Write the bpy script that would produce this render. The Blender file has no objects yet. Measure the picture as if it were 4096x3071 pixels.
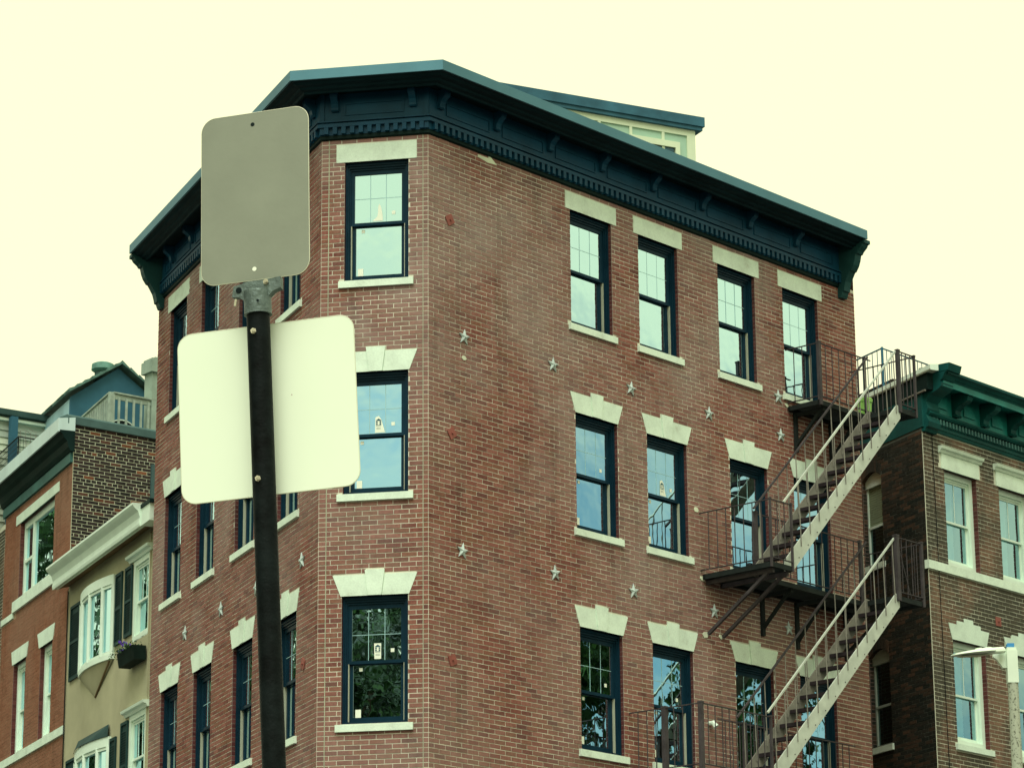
import bpy, bmesh, math, random
from mathutils import Vector, Matrix, noise
R = math.radians
rnd = random.Random(11)
sc = bpy.context.scene
# ------------------------------------------------------------------ camera
PITCH, ROLL, FPX = R(16.26228), R(-0.49976), 12372.9
cp, sp, cr, sr = math.cos(PITCH), math.sin(PITCH), math.cos(ROLL), math.sin(ROLL)
fwd = Vector((0, cp, sp)); up0 = Vector((0, -sp, cp)); rt0 = Vector((1, 0, 0))
cright = cr*rt0 + sr*up0; cup = -sr*rt0 + cr*up0
cam = bpy.data.cameras.new('camera'); camo = bpy.data.objects.new('camera', cam)
sc.collection.objects.link(camo)
mw = Matrix((cright, cup, -fwd)).transposed().to_4x4(); mw.translation = Vector((0, 0, 1.6))
camo.matrix_world = mw
cam.sensor_width = 36; cam.lens = FPX/4096*36
cam.clip_start = .1; cam.clip_end = 3000
sc.camera = camo
# ------------------------------------------------------------------ world: thin bright overcast with gaps
SUN_EL, SUN_HEAD = R(58), R(-171)          # heading measured from +Y towards +X
world = bpy.data.worlds.new('World'); sc.world = world; world.use_nodes = True
wn, wl = world.node_tree.nodes, world.node_tree.links
wn.clear()
wo = wn.new('ShaderNodeOutputWorld')
sky = wn.new('ShaderNodeTexSky'); sky.sky_type = 'NISHITA'; sky.sun_disc = False
sky.sun_elevation = SUN_EL; sky.sun_rotation = SUN_HEAD
b_sky = wn.new('ShaderNodeBackground'); b_sky.inputs['Strength'].default_value = 0.10
tn = wn.new('ShaderNodeVectorMath'); tn.operation = 'MULTIPLY'; tn.inputs[1].default_value = (.80, 1.20, 1.0)
wl.new(sky.outputs[0], tn.inputs[0]); wl.new(tn.outputs[0], b_sky.inputs['Color'])
b_cl = wn.new('ShaderNodeBackground'); b_cl.inputs['Color'].default_value = (1.04, 1.04, 0.665, 1); b_cl.inputs['Strength'].default_value = 1.10
tc = wn.new('ShaderNodeTexCoord')
mp = wn.new('ShaderNodeMapping'); mp.inputs['Scale'].default_value = (1, 1, 2.6); mp.inputs['Location'].default_value = (3.44, 17.99, -8.08)
nz = wn.new('ShaderNodeTexNoise'); nz.inputs['Scale'].default_value = 1.3; nz.inputs['Detail'].default_value = 5; nz.inputs['Roughness'].default_value = .5
rp = wn.new('ShaderNodeValToRGB'); rp.color_ramp.elements[0].position = .345; rp.color_ramp.elements[1].position = .49
mxw = wn.new('ShaderNodeMixShader')
wl.new(tc.outputs['Generated'], mp.inputs['Vector']); wl.new(mp.outputs[0], nz.inputs['Vector'])
wl.new(nz.outputs['Fac'], rp.inputs[0]); wl.new(rp.outputs[0], mxw.inputs[0])
wl.new(b_sky.outputs[0], mxw.inputs[1]); wl.new(b_cl.outputs[0], mxw.inputs[2]); wl.new(mxw.outputs[0], wo.inputs[0])
# ------------------------------------------------------------------ sun through the cloud
sun = bpy.data.lights.new('sun', 'SUN'); sun.energy = 2.8; sun.angle = R(42); sun.color = (.99, 1, .95)
suno = bpy.data.objects.new('sun', sun); sc.collection.objects.link(suno)
sd = Vector((math.sin(SUN_HEAD)*math.cos(SUN_EL), math.cos(SUN_HEAD)*math.cos(SUN_EL), math.sin(SUN_EL)))
suno.rotation_euler = sd.to_track_quat('Z', 'Y').to_euler(); suno.location = (0, -20, 60)
vs = sc.view_settings
vs.view_transform = 'Standard'; vs.look = 'None'; vs.exposure = 0.0; vs.gamma = 1.0
vs.use_curve_mapping = False

# ------------------------------------------------------------------ materials
MATS = {}
def newmat(name):
    m = bpy.data.materials.new(name); m.use_nodes = True
    MATS[name] = m
    n = m.node_tree.nodes; l = m.node_tree.links
    return m, n, l, n['Principled BSDF']
def ramp(n, stops, interp='LINEAR'):
    r = n.new('ShaderNodeValToRGB'); cr_ = r.color_ramp; cr_.interpolation = interp
    while len(cr_.elements) > 1: cr_.elements.remove(cr_.elements[-1])
    cr_.elements[0].position = stops[0][0]; cr_.elements[0].color = (*stops[0][1], 1)
    for p, c in stops[1:]:
        e = cr_.elements.new(p); e.color = (*c, 1)
    return r
def noise_node(n, l, scale, detail=4, vec=None, rough=.55):
    t = n.new('ShaderNodeTexNoise'); t.inputs['Scale'].default_value = scale; t.inputs['Detail'].default_value = detail
    t.inputs['Roughness'].default_value = rough
    if vec is not None: l.new(vec, t.inputs['Vector'])
    return t
def mixc(n, l, fac, a, b, mode='MIX'):
    m = n.new('ShaderNodeMix'); m.data_type = 'RGBA'; m.blend_type = mode
    if isinstance(fac, (int, float)): m.inputs[0].default_value = fac
    else: l.new(fac, m.inputs[0])
    for i, v in ((6, a), (7, b)):
        if isinstance(v, tuple): m.inputs[i].default_value = (*v, 1)
        else: l.new(v, m.inputs[i])
    return m.outputs[2]
def simple(name, col, rough=.6, var=.18, scale=3, metal=0, bump=0, bscale=40, spec=.5, streak=False):
    m, n, l, p = newmat(name)
    g = n.new('ShaderNodeNewGeometry')
    vec = g.outputs['Position']
    if streak:
        mpn = n.new('ShaderNodeMapping'); mpn.inputs['Scale'].default_value = (1, 1, .15); l.new(vec, mpn.inputs['Vector']); vec = mpn.outputs[0]
    t = noise_node(n, l, scale, 6, vec)
    r = ramp(n, [(.3, tuple(c*(1-var) for c in col)), (.7, tuple(min(1, c*(1+var)) for c in col))])
    l.new(t.outputs['Fac'], r.inputs[0]); l.new(r.outputs[0], p.inputs['Base Color'])
    p.inputs['Roughness'].default_value = rough; p.inputs['Metallic'].default_value = metal
    p.inputs['Specular IOR Level'].default_value = min(spec, .04+max(col)*.9)
    if bump:
        t2 = noise_node(n, l, bscale, 4, g.outputs['Position']); b = n.new('ShaderNodeBump'); b.inputs['Strength'].default_value = bump
        b.inputs['Distance'].default_value = .01
        l.new(t2.outputs['Fac'], b.inputs['Height']); l.new(b.outputs[0], p.inputs['Normal'])
    return m
def brick_mat(name, stops, wash=(.34, .26, .20), wash_amt=.5, single=False, dark=None, seed=0.0, bscale=60):
    """stops: colours picked per brick; wash: pale lime bloom in patches; dark: soot patches"""
    m, n, l, p = newmat(name)
    g = n.new('ShaderNodeNewGeometry')
    if single:
        oi = n.new('ShaderNodeObjectInfo'); src = oi.outputs['Random']
    else:
        a = n.new('ShaderNodeAttribute'); a.attribute_name = 'rnd'; src = a.outputs['Fac']
    r = ramp(n, stops); l.new(src, r.inputs[0])
    mpn = n.new('ShaderNodeMapping'); mpn.inputs['Location'].default_value = (seed, seed*2, seed*3); l.new(g.outputs['Position'], mpn.inputs['Vector'])
    vec = mpn.outputs[0]
    fine = noise_node(n, l, 28, 5, vec); rf = ramp(n, [(.25, (.74, .74, .74)), (.75, (1.2, 1.2, 1.2))]); l.new(fine.outputs['Fac'], rf.inputs[0])
    c = mixc(n, l, 1.0, r.outputs[0], rf.outputs[0], 'MULTIPLY')
    big = noise_node(n, l, .45, 7, vec, .62); rb = ramp(n, [(.42, (0, 0, 0)), (.68, (wash_amt,)*3)]); l.new(big.outputs['Fac'], rb.inputs[0])
    sz = n.new('ShaderNodeSeparateXYZ'); l.new(g.outputs['Position'], sz.inputs[0])
    mr = n.new('ShaderNodeMapRange'); mr.inputs[1].default_value = 9.0; mr.inputs[2].default_value = 14.5; mr.inputs[3].default_value = .45; mr.inputs[4].default_value = 1.0; l.new(sz.outputs[2], mr.inputs[0])
    mu_ = n.new('ShaderNodeMath'); mu_.operation = 'MULTIPLY'; l.new(rb.outputs[0], mu_.inputs[0]); l.new(mr.outputs[0], mu_.inputs[1])
    c = mixc(n, l, mu_.outputs[0], c, wash)
    ms = n.new('ShaderNodeMapping'); ms.inputs['Scale'].default_value = (2.2, 2.2, .28); l.new(g.outputs['Position'], ms.inputs['Vector'])
    stn = noise_node(n, l, 1.6, 6, ms.outputs[0], .6); rs = ramp(n, [(.30, (.74, .76, .74)), (.46, (1, 1, 1)), (.62, (1, 1, 1)), (.78, (1.16, 1.15, 1.12))]); l.new(stn.outputs['Fac'], rs.inputs[0])
    c = mixc(n, l, 1.0, c, rs.outputs[0], 'MULTIPLY')
    if dark:
        bd = noise_node(n, l, .8, 5, vec, .6); rd = ramp(n, [(.40, (0, 0, 0)), (.55, (.85,)*3)]); l.new(bd.outputs['Fac'], rd.inputs[0])
        c = mixc(n, l, rd.outputs[0], c, dark)
    l.new(c, p.inputs['Base Color']); p.inputs['Roughness'].default_value = .85; p.inputs['Specular IOR Level'].default_value = .08
    t2 = noise_node(n, l, bscale, 5, g.outputs['Position']); b = n.new('ShaderNodeBump'); b.inputs['Strength'].default_value = .35; b.inputs['Distance'].default_value = .004
    l.new(t2.outputs['Fac'], b.inputs['Height']); l.new(b.outputs[0], p.inputs['Normal'])
    return m
def lowwall_mat(name, c1, c2, mort):
    m, n, l, p = newmat(name)
    g = n.new('ShaderNodeNewGeometry'); sep = n.new('ShaderNodeSeparateXYZ'); l.new(g.outputs['Position'], sep.inputs[0])
    add = n.new('ShaderNodeMath'); add.operation = 'ADD'; l.new(sep.outputs[0], add.inputs[0]); l.new(sep.outputs[1], add.inputs[1])
    cb = n.new('ShaderNodeCombineXYZ'); l.new(add.outputs[0], cb.inputs[0]); l.new(sep.outputs[2], cb.inputs[1])
    bt = n.new('ShaderNodeTexBrick'); bt.inputs['Scale'].default_value = 1; bt.inputs['Brick Width'].default_value = .21; bt.inputs['Row Height'].default_value = .066
    bt.inputs['Mortar Size'].default_value = .005; bt.inputs['Color1'].default_value = (*c1, 1); bt.inputs['Color2'].default_value = (*c2, 1); bt.inputs['Mortar'].default_value = (*mort, 1)
    l.new(cb.outputs[0], bt.inputs['Vector']); l.new(bt.outputs[0], p.inputs['Base Color']); p.inputs['Roughness'].default_value = .85
    return m
def glass_mat(name, tint, fac=.8, trans=(.25, .4, .42)):
    m, n, l, p = newmat(name); n.remove(p)
    out = n['Material Output']
    gl = n.new('ShaderNodeBsdfGlossy'); gl.inputs['Roughness'].default_value = .012; gl.inputs['Color'].default_value = (*tint, 1)
    tr = n.new('ShaderNodeBsdfTransparent'); tr.inputs['Color'].default_value = (*trans, 1)
    g = n.new('ShaderNodeNewGeometry'); t = noise_node(n, l, 2.2, 2, g.outputs['Position'])
    b = n.new('ShaderNodeBump'); b.inputs['Strength'].default_value = .12; b.inputs['Distance'].default_value = .02; l.new(t.outputs['Fac'], b.inputs['Height']); l.new(b.outputs[0], gl.inputs['Normal'])
    mx = n.new('ShaderNodeMixShader'); mx.inputs[0].default_value = fac
    l.new(tr.outputs[0], mx.inputs[1]); l.new(gl.outputs[0], mx.inputs[2]); l.new(mx.outputs[0], out.inputs[0])
    return m

BR_ST = [(0, (.165, .066, .054)), (.2, (.215, .083, .064)), (.4, (.265, .107, .084)), (.55, (.215, .099, .065)), (.75, (.285, .122, .096)), (.9, (.225, .105, .071)), (1, (.14, .060, .052))]
for nm, sg in (('brick_red', False), ('brick_red_single', True)): brick_mat(nm, BR_ST, wash=(.33, .265, .235), wash_amt=.75, single=sg)
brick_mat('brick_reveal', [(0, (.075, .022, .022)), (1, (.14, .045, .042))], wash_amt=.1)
_unused = [(0, (.035, .028, .024)), (.45, (.050, .038, .034)), (.8, (.085, .052, .042)), (.9, (.26, .10, .05)), (1, (.30, .11, .05))]
DKS = [(0, (.026, .026, .024)), (.6, (.045, .036, .034)), (.90, (.075, .045, .038)), (.965, (.15, .06, .035)), (1, (.25, .10, .05))]
for nm, sg in (('brick_dark', False), ('brick_dark_single', True)): brick_mat(nm, DKS, wash_amt=.02, single=sg)
for nm, sg in (('brick_brown', False), ('brick_brown_single', True)):
    brick_mat(nm, [(0, (.16, .10, .065)), (.4, (.22, .135, .09)), (.75, (.19, .11, .075)), (1, (.13, .09, .06))], wash=(.22, .17, .12), wash_amt=.4, single=sg, dark=(.055, .060, .045), seed=3.3)
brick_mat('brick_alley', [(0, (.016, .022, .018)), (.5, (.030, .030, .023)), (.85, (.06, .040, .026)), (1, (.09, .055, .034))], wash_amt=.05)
for nm, sg in (('brick_orange', False), ('brick_orange_single', True)):
    brick_mat(nm, [(0, (.23, .10, .058)), (.5, (.27, .125, .075)), (1, (.21, .09, .052))], wash=(.31, .20, .14), wash_amt=.6, single=sg, seed=5)
simple('mortar', (.62, .61, .49), .9, .22, 1.5, bump=.3)
simple('joint_grey', (.40, .42, .30), .9, .2, 2)
simple('mortar_orange', (.40, .28, .18), .9, .15, 2)
simple('mortar_pale', (.62, .68, .50), .9, .22, 1.5, bump=.3)
simple('mortar_grey', (.60, .62, .49), .9, .25, 1.2)
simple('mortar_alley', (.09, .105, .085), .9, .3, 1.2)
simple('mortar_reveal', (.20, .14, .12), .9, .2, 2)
lowwall_mat('brick_low', (.28, .12, .08), (.22, .09, .06), (.42, .36, .26))
def stone(name, col, stain):
    m, n, l, p = newmat(name)
    g = n.new('ShaderNodeNewGeometry')
    t = noise_node(n, l, 3.2, 8, g.outputs['Position'], .65); r = ramp(n, [(.42, col), (.62, tuple(c*.86 for c in col)), (.78, stain)]); l.new(t.outputs['Fac'], r.inputs[0])
    f = noise_node(n, l, 45, 4, g.outputs['Position']); rf = ramp(n, [(.3, (.92,)*3), (.7, (1.05,)*3)]); l.new(f.outputs['Fac'], rf.inputs[0])
    l.new(mixc(n, l, 1.0, r.outputs[0], rf.outputs[0], 'MULTIPLY'), p.inputs['Base Color']); p.inputs['Roughness'].default_value = .8
    b = n.new('ShaderNodeBump'); b.inputs['Strength'].default_value = .2; b.inputs['Distance'].default_value = .005; l.new(f.outputs['Fac'], b.inputs['Height']); l.new(b.outputs[0], p.inputs['Normal'])
stone('limestone', (.76, .92, .75), (.45, .50, .38))
stone('limestone_white', (.70, .86, .71), (.50, .60, .48))
simple('trim_white', (.72, .88, .74), .5, .06, 3)
simple('navy_paint', (.008, .060, .110), .38, .25, 2)
simple('navy_frame', (.006, .028, .046), .3, .2, 4)
simple('soffit_dark', (.010, .022, .024), .6, .3, 2)
simple('crown_dark', (.007, .024, .030), .5, .3, 2)
simple('fascia_metal', (.085, .21, .26), .5, .10, 1.5, metal=.5)
simple('green_paint', (.014, .20, .175), .45, .35, 2.5, bump=.2, bscale=30)
simple('green_paint_dark', (.006, .070, .064), .5, .35, 2)
simple('green_black', (.006, .020, .018), .5, .3, 2)
simple('console_dark', (.018, .072, .072), .5, .3, 2)
simple('green_mid', (.04, .13, .12), .5, .3, 2)
simple('liner_cream', (.42, .45, .33), .6, .08, 4)
simple('sticker_white', (.85, .92, .75), .6, .04, 8)
simple('sticker_print', (.03, .10, .13), .6, .1, 8)
simple('muntin_grey', (.34, .58, .58), .4, .1, 5)
simple('interior_dark', (.012, .020, .020), .9, .3, 1)
simple('curtain_pale', (.50, .66, .66), .9, .25, 1.5)
simple('curtain_dim', (.10, .16, .17), .9, .35, 1.5)
simple('blind', (.24, .30, .18), .8, .1, 3)
glass_mat('glass_main', (.60, .90, 1.0), .84)
glass_mat('glass_pale', (.50, .78, .86), .60, (.6, .8, .8))
glass_mat('glass_dark', (.20, .30, .30), .5, (.2, .3, .3))
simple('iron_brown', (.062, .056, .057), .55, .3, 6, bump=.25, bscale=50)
simple('iron_dark', (.020, .026, .024), .6, .3, 5)
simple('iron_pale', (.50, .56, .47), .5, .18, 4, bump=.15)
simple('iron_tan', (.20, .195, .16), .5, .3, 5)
simple('iron_tread', (.030, .024, .026), .6, .3, 5)
simple('zinc_star', (.46, .56, .52), .6, .25, 12)
simple('plate_rust', (.26, .085, .065), .7, .15, 8)
simple('stucco_tan', (.39, .38, .24), .9, .16, 1.2, bump=.35, bscale=90)
simple('stucco_soffit', (.17, .115, .06), .9, .25, 1.5)
simple('shutter_green', (.018, .050, .048), .5, .25, 4)
simple('slate_blue', (.032, .115, .165), .75, .25, 1.5)
simple('slate_lit', (.30, .50, .54), .7, .25, 1.5, streak=True)  # paler copy of slate_blue: the lit side's brightness is in the colour
simple('shingle', (.09, .18, .15), .9, .4, 9, bump=.4)
simple('metal_coping', (.065, .125, .12), .55, .2, 3)
simple('coping_light', (.50, .66, .64), .45, .15, 2, streak=True)
simple('chimney_render', (.27, .36, .29), .9, .22, 2.5, bump=.4, bscale=30)
simple('vent_green', (.12, .26, .21), .8, .3, 6)
simple('vent_dark', (.06, .11, .10), .8, .3, 6)
simple('deck_wood', (.30, .38, .31), .8, .25, 6)
simple('siding_cream', (.50, .58, .44), .7, .08, 2)
simple('siding_grey', (.36, .44, .36), .7, .08, 2)
simple('dormer_panel', (.36, .56, .42), .7, .08, 2)
simple('dormer_trim', (.64, .74, .52), .6, .05, 2)
simple('dormer_fascia', (.035, .12, .165), .6, .25, 3)
simple('wire_black', (.015, .02, .02), .5, .2, 5)
simple('bucket_green', (.30, .62, .12), .45, .06, 4)
simple('sign_grey', (.235, .26, .20), .5, .07, 6, bump=.05)
simple('sign_cream', (.76, .865, .68), .5, .02, 3)
simple('sign_edge', (.6, .62, .45), .4, .1, 5)
simple('pole_black', (.005, .008, .008), .6, .7, 14, bump=.2, bscale=120)
_p = MATS['pole_black'].node_tree.nodes['Principled BSDF']; _p.inputs['Specular IOR Level'].default_value = .07; _p.inputs['Roughness'].default_value = .5
simple('galvanised', (.12, .16, .145), .45, .35, 25, metal=.35, bump=.4, bscale=80)
simple('bolt_metal', (.50, .48, .36), .35, .2, 20, metal=.6)
simple('lamp_pale', (.72, .85, .68), .45, .05, 4)
simple('lamp_lens', (.50, .54, .36), .4, .12, 6)
simple('blue_band', (.03, .25, .55), .5, .05, 4)
m, n, l, p = newmat('pole_stone')
g = n.new('ShaderNodeNewGeometry'); t = noise_node(n, l, 42, 3, g.outputs['Position']); r = ramp(n, [(.36, (.12, .13, .09)), (.44, (.40, .44, .33)), (1, (.46, .50, .38))])
l.new(t.outputs['Fac'], r.inputs[0]); l.new(r.outputs[0], p.inputs['Base Color']); p.inputs['Roughness'].default_value = .8
simple('asphalt', (.05, .05, .05), .9, .2, 4, bump=.3)
simple('pavement', (.32, .31, .28), .9, .12, 2, bump=.2)
simple('soil', (.10, .09, .07), .95, .2, 1)
simple('roof_membrane', (.14, .14, .13), .9, .2, 1)
simple('bark', (.06, .045, .03), .9, .3, 8)
simple('planter_black', (.008, .018, .014), .7, .3, 6)
simple('petal_purple', (.10, .04, .42), .6, .2, 20)
m, n, l, p = newmat('leaf')
a = n.new('ShaderNodeAttribute'); a.attribute_name = 'rnd'; r = ramp(n, [(0, (.012, .04, .010)), (.7, (.03, .085, .02)), (1, (.085, .20, .045))]); l.new(a.outputs['Fac'], r.inputs[0]); l.new(r.outputs[0], p.inputs['Base Color']); p.inputs['Roughness'].default_value = .7
simple('cable_black', (.01, .012, .012), .6, .2, 5)

# ------------------------------------------------------------------ mesh helpers
class Frame:
    """local (u, o, z): u along a wall, o out of it towards the street, z up"""
    def __init__(s, p, az, off=0.0):
        s.az = R(az); s.d = Vector((math.sin(s.az), math.cos(s.az), 0)); s.n = Vector((s.d.y, -s.d.x, 0))
        if s.n.x*p[0] + s.n.y*p[1] > 0: s.n = -s.n
        s.p = Vector((p[0], p[1], 0)) + s.n*off
    def __call__(s, u, o, z): return s.p + s.d*u + s.n*o + Vector((0, 0, z))
    def mat(s, u, o, z):
        m = Matrix((s.d, s.n, Vector((0, 0, 1)))).transposed().to_4x4(); m.translation = s(u, o, z); return m
class MB:
    def __init__(s): s.v = []; s.f = []; s.r = []; s.m = []
    def add(s, vs, fs, r=None, mi=0):
        b = len(s.v); s.v += [tuple(v) for v in vs]; r = rnd.random() if r is None else r
        for f in fs: s.f.append(tuple(b+i for i in f)); s.r.append(r); s.m.append(mi)
    def box(s, F, u0, u1, o0, o1, z0, z1, r=None, back=True, mi=0):
        vs = [F(u, o, z) for z in (z0, z1) for u, o in ((u0, o0), (u1, o0), (u1, o1), (u0, o1))]
        fs = [(0, 1, 2, 3), (4, 7, 6, 5), (0, 3, 7, 4), (1, 5, 6, 2), (3, 2, 6, 7)]
        if back: fs.append((0, 4, 5, 1))
        s.add(vs, fs, r, mi)
    def prism(s, F, poly, o0, o1, r=None, mi=0):
        """poly in (u, z)"""
        k = len(poly); vs = [F(u, o0, z) for u, z in poly] + [F(u, o1, z) for u, z in poly]
        fs = [tuple(range(k)), tuple(range(2*k-1, k-1, -1))] + [(i, i+k, (i+1) % k+k, (i+1) % k) for i in range(k)]
        s.add(vs, fs, r, mi)
    def section(s, F, poly, u0, u1, k0=0, k1=0, r=None, mi=0, cap=True):
        """poly in (o, z) swept along u; k0/k1 shear the ends with o for mitres"""
        k = len(poly); vs = [F(u0+k0*o, o, z) for o, z in poly] + [F(u1+k1*o, o, z) for o, z in poly]
        fs = [(i, i+k, (i+1) % k+k, (i+1) % k) for i in range(k)]
        if cap: fs += [tuple(range(k)), tuple(range(2*k-1, k-1, -1))]
        s.add(vs, fs, r, mi)
    def bar(s, a, b, w, h=None, upv=Vector((0, 0, 1)), r=None, mi=0):
        a = Vector(a); b = Vector(b); h = w if h is None else h
        d = (b-a).normalized(); x = d.cross(upv)
        if x.length < 1e-4: x = d.cross(Vector((1, 0, 0)))
        x.normalize(); y = x.cross(d)
        vs = [p + x*i*w/2 + y*j*h/2 for p in (a, b) for i, j in ((-1, -1), (1, -1), (1, 1), (-1, 1))]
        s.add(vs, [(0, 3, 2, 1), (4, 5, 6, 7), (0, 1, 5, 4), (1, 2, 6, 5), (2, 3, 7, 6), (3, 0, 4, 7)], r, mi)
    def tube(s, a, b, r0, r1=None, k=10, r=None, mi=0, cap=True):
        a = Vector(a); b = Vector(b); r1 = r0 if r1 is None else r1; d = (b-a).normalized()
        x = d.orthogonal().normalized(); y = d.cross(x)
        vs = [p + (x*math.cos(t*2*math.pi/k) + y*math.sin(t*2*math.pi/k))*q for p, q in ((a, r0), (b, r1)) for t in range(k)]
        fs = [(i, (i+1) % k, (i+1) % k+k, i+k) for i in range(k)]
        if cap: fs += [tuple(range(k-1, -1, -1)), tuple(range(k, 2*k))]
        s.add(vs, fs, r, mi)
    def mesh(s, name, mats, fix=True, smooth=False):
        me = bpy.data.meshes.new(name); me.from_pydata(s.v, [], s.f)
        for mm in (mats if isinstance(mats, (list, tuple)) else [mats]): me.materials.append(MATS[mm])
        if any(s.m): me.polygons.foreach_set('material_index', s.m)
        at = me.attributes.new('rnd', 'FLOAT', 'FACE'); at.data.foreach_set('value', s.r)
        if fix:
            bm = bmesh.new(); bm.from_mesh(me); bmesh.ops.recalc_face_normals(bm, faces=bm.faces); bm.to_mesh(me); bm.free()
        if smooth: me.polygons.foreach_set('use_smooth', [True]*len(me.polygons))
        me.update(); return me
COL = sc.collection
def obj(name, mb, mats, parent=None, kind=None, label=None, smooth=False, fix=True):
    me = mb.mesh(name, mats, fix, smooth); o = bpy.data.objects.new(name, me); COL.objects.link(o)
    attach(o, parent)
    if kind: o['kind'] = kind
    if label: o['label'] = label
    return o
def attach(o, parent):
    if parent is not None:
        o.parent = parent; o.matrix_parent_inverse = wm(parent).inverted()
def wm(o):
    m = o.get('_wm')
    return Matrix([o['_wm'][i*4:i*4+4] for i in range(4)]) if m else Matrix.Identity(4)
ROOTS = []
def thing(name, label, cat, loc, group=None):
    o = bpy.data.objects.new(name, None); COL.objects.link(o); o.location = loc; o.empty_display_size = .3
    m = Matrix.Translation(Vector(loc)); o['_wm'] = [c for row in m for c in row]; ROOTS.append(o)
    o['label'] = label; o['category'] = cat
    if group: o['group'] = group
    return o
def inst(name, mesh, mat4, parent, label=None):
    """an object sharing a mesh, placed by a world matrix"""
    o = bpy.data.objects.new(name, mesh); COL.objects.link(o); o.matrix_basis = mat4; attach(o, parent)
    if label: o['label'] = label
    return o
def unitbox(name, mat):
    b = MB(); I = lambda u, o, z: Vector((u, o, z)); b.box(I, -.5, .5, -.5, .5, -.5, .5); return b.mesh(name, mat)

# ------------------------------------------------------------------ facade frames (metres, camera at origin)
P_BR = (-1.1271, 40.0); P_LB = (-2.6042, 40.2567)
AB, AR, AL = -80.14093, 42.0366, -22.89338
FB = Frame(P_BR, AB); FR = Frame(P_BR, AR); FL = Frame(P_LB, AL)
WB, WR, WL = 1.4993, 9.90, 7.91
LE = FL(WL, 0, 0)
FS = Frame(LE, -24, -.3)                       # stucco house and red house stand 0.3 m back
RC = FS(5.88, 0, 0); FSide = Frame(RC, 52)
FG = FR; GU = 11.65; GC = FR(GU, 0, 0); FA = Frame(GC, -26)
CAMP = Vector((0, 0, 1.6))

def intervals(u0, u1, blocks):
    segs = [(u0, u1)]
    for a, b in blocks:
        out = []
        for s, e in segs:
            if b <= s or a >= e: out.append((s, e)); continue
            if a > s: out.append((s, a))
            if b < e: out.append((b, e))
        segs = out
    return segs
def trap(ub0, ub1, z0, ut0, ut1, z1):
    """a hole narrower below than above"""
    def f(z):
        if not z0 <= z <= z1: return None
        t = (z-z0)/(z1-z0); return (ub0+(ut0-ub0)*t, ub1+(ut1-ub1)*t)
    return f
def rect(u0, u1, z0, z1): return trap(u0, u1, z0, u0, u1, z1)

def brickwall(parent, F, u0, u1, z0, z1, holes, openings, mat, matsingle, nsingle=0, L=.2045, H=.0535, joint=.0120, vj=.0095, proud=.004, headers=None, phase=0.0, ztop=None, pick=None, revealmat=None, edge_l=False, edge_r=False):
    """running bond of real bricks; holes: callables z->(u0,u1); openings: (u0,u1,z0,z1) whose jamb bricks run deep"""
    pitch = H+joint; nrow = int((z1-z0)/pitch)
    bricks = []; jambs = []
    for r_ in range(nrow):
        za = z0+r_*pitch; zb = za+H; zm = (za+zb)/2
        hdr = headers and r_ % headers == headers-1
        Lr = (L-vj)/2 if hdr else L
        bl = [q for q in (h(zm) for h in holes) if q]
        for s, e in intervals(u0, u1, bl):
            if e-s < .03: continue
            if e-s < .12:
                bricks.append((s+.001, e-.001, za, zb, proud+rnd.uniform(-.0018, .0022))); continue
            off = ((r_ % 2)*.5*(Lr+vj)+phase+rnd.uniform(-.004, .004)+(r_*37 % 5)*.003) % (Lr+vj)
            u = s - ((s-u0+off) % (Lr+vj))
            cur = s
            while cur < e-.012:
                nxt = u+Lr+vj
                a = max(cur, u); b = min(e, u+Lr)
                if b-a > .02:
                    dz = rnd.uniform(-.0012, .0012)
                    bricks.append((a+rnd.uniform(0, .001), b-rnd.uniform(0, .001), za+dz, zb+dz, proud+rnd.uniform(-.0018, .0022)))
                u = nxt; cur = max(cur, nxt) if nxt > cur else cur
                if nxt >= e: break
                cur = nxt
        for (a, b, c, d) in openings:
            if c <= zm <= d: jambs.append((a, b, za, zb))
    singles = set()
    if nsingle:
        cand = []
        for i, (a, b, c, d, p_) in enumerate(bricks):
            if b-a < L*.9 and not headers: continue
            P = F((a+b)/2, 0, (c+d)/2)
            if pick and not pick((a+b)/2, (c+d)/2): continue
            v = (P-CAMP); cand.append((abs(v.normalized().dot(F.n))*(b-a)/v.length_squared, i))
        cand.sort(reverse=True); singles = {i for _, i in cand[:nsingle]}
    mb = MB(); ub = unitbox('brick', matsingle) if nsingle else None
    for i, (a, b, c, d, p_) in enumerate(bricks):
        if i in singles:
            M = F.mat((a+b)/2, (p_-.006)/2, (c+d)/2) @ Matrix.Diagonal((b-a, p_+.006, d-c, 1))
            inst('brick', ub, M, parent)
        else: mb.box(F, a, b, -.006, p_, c, d, back=False)
    o = obj('brick_courses', mb, mat, parent, kind='stuff', fix=False)
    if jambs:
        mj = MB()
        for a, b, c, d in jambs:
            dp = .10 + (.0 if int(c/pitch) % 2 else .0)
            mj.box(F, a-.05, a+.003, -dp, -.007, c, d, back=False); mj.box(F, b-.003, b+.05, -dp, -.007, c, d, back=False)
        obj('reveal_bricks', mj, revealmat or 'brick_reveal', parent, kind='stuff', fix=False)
    return o
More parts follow.
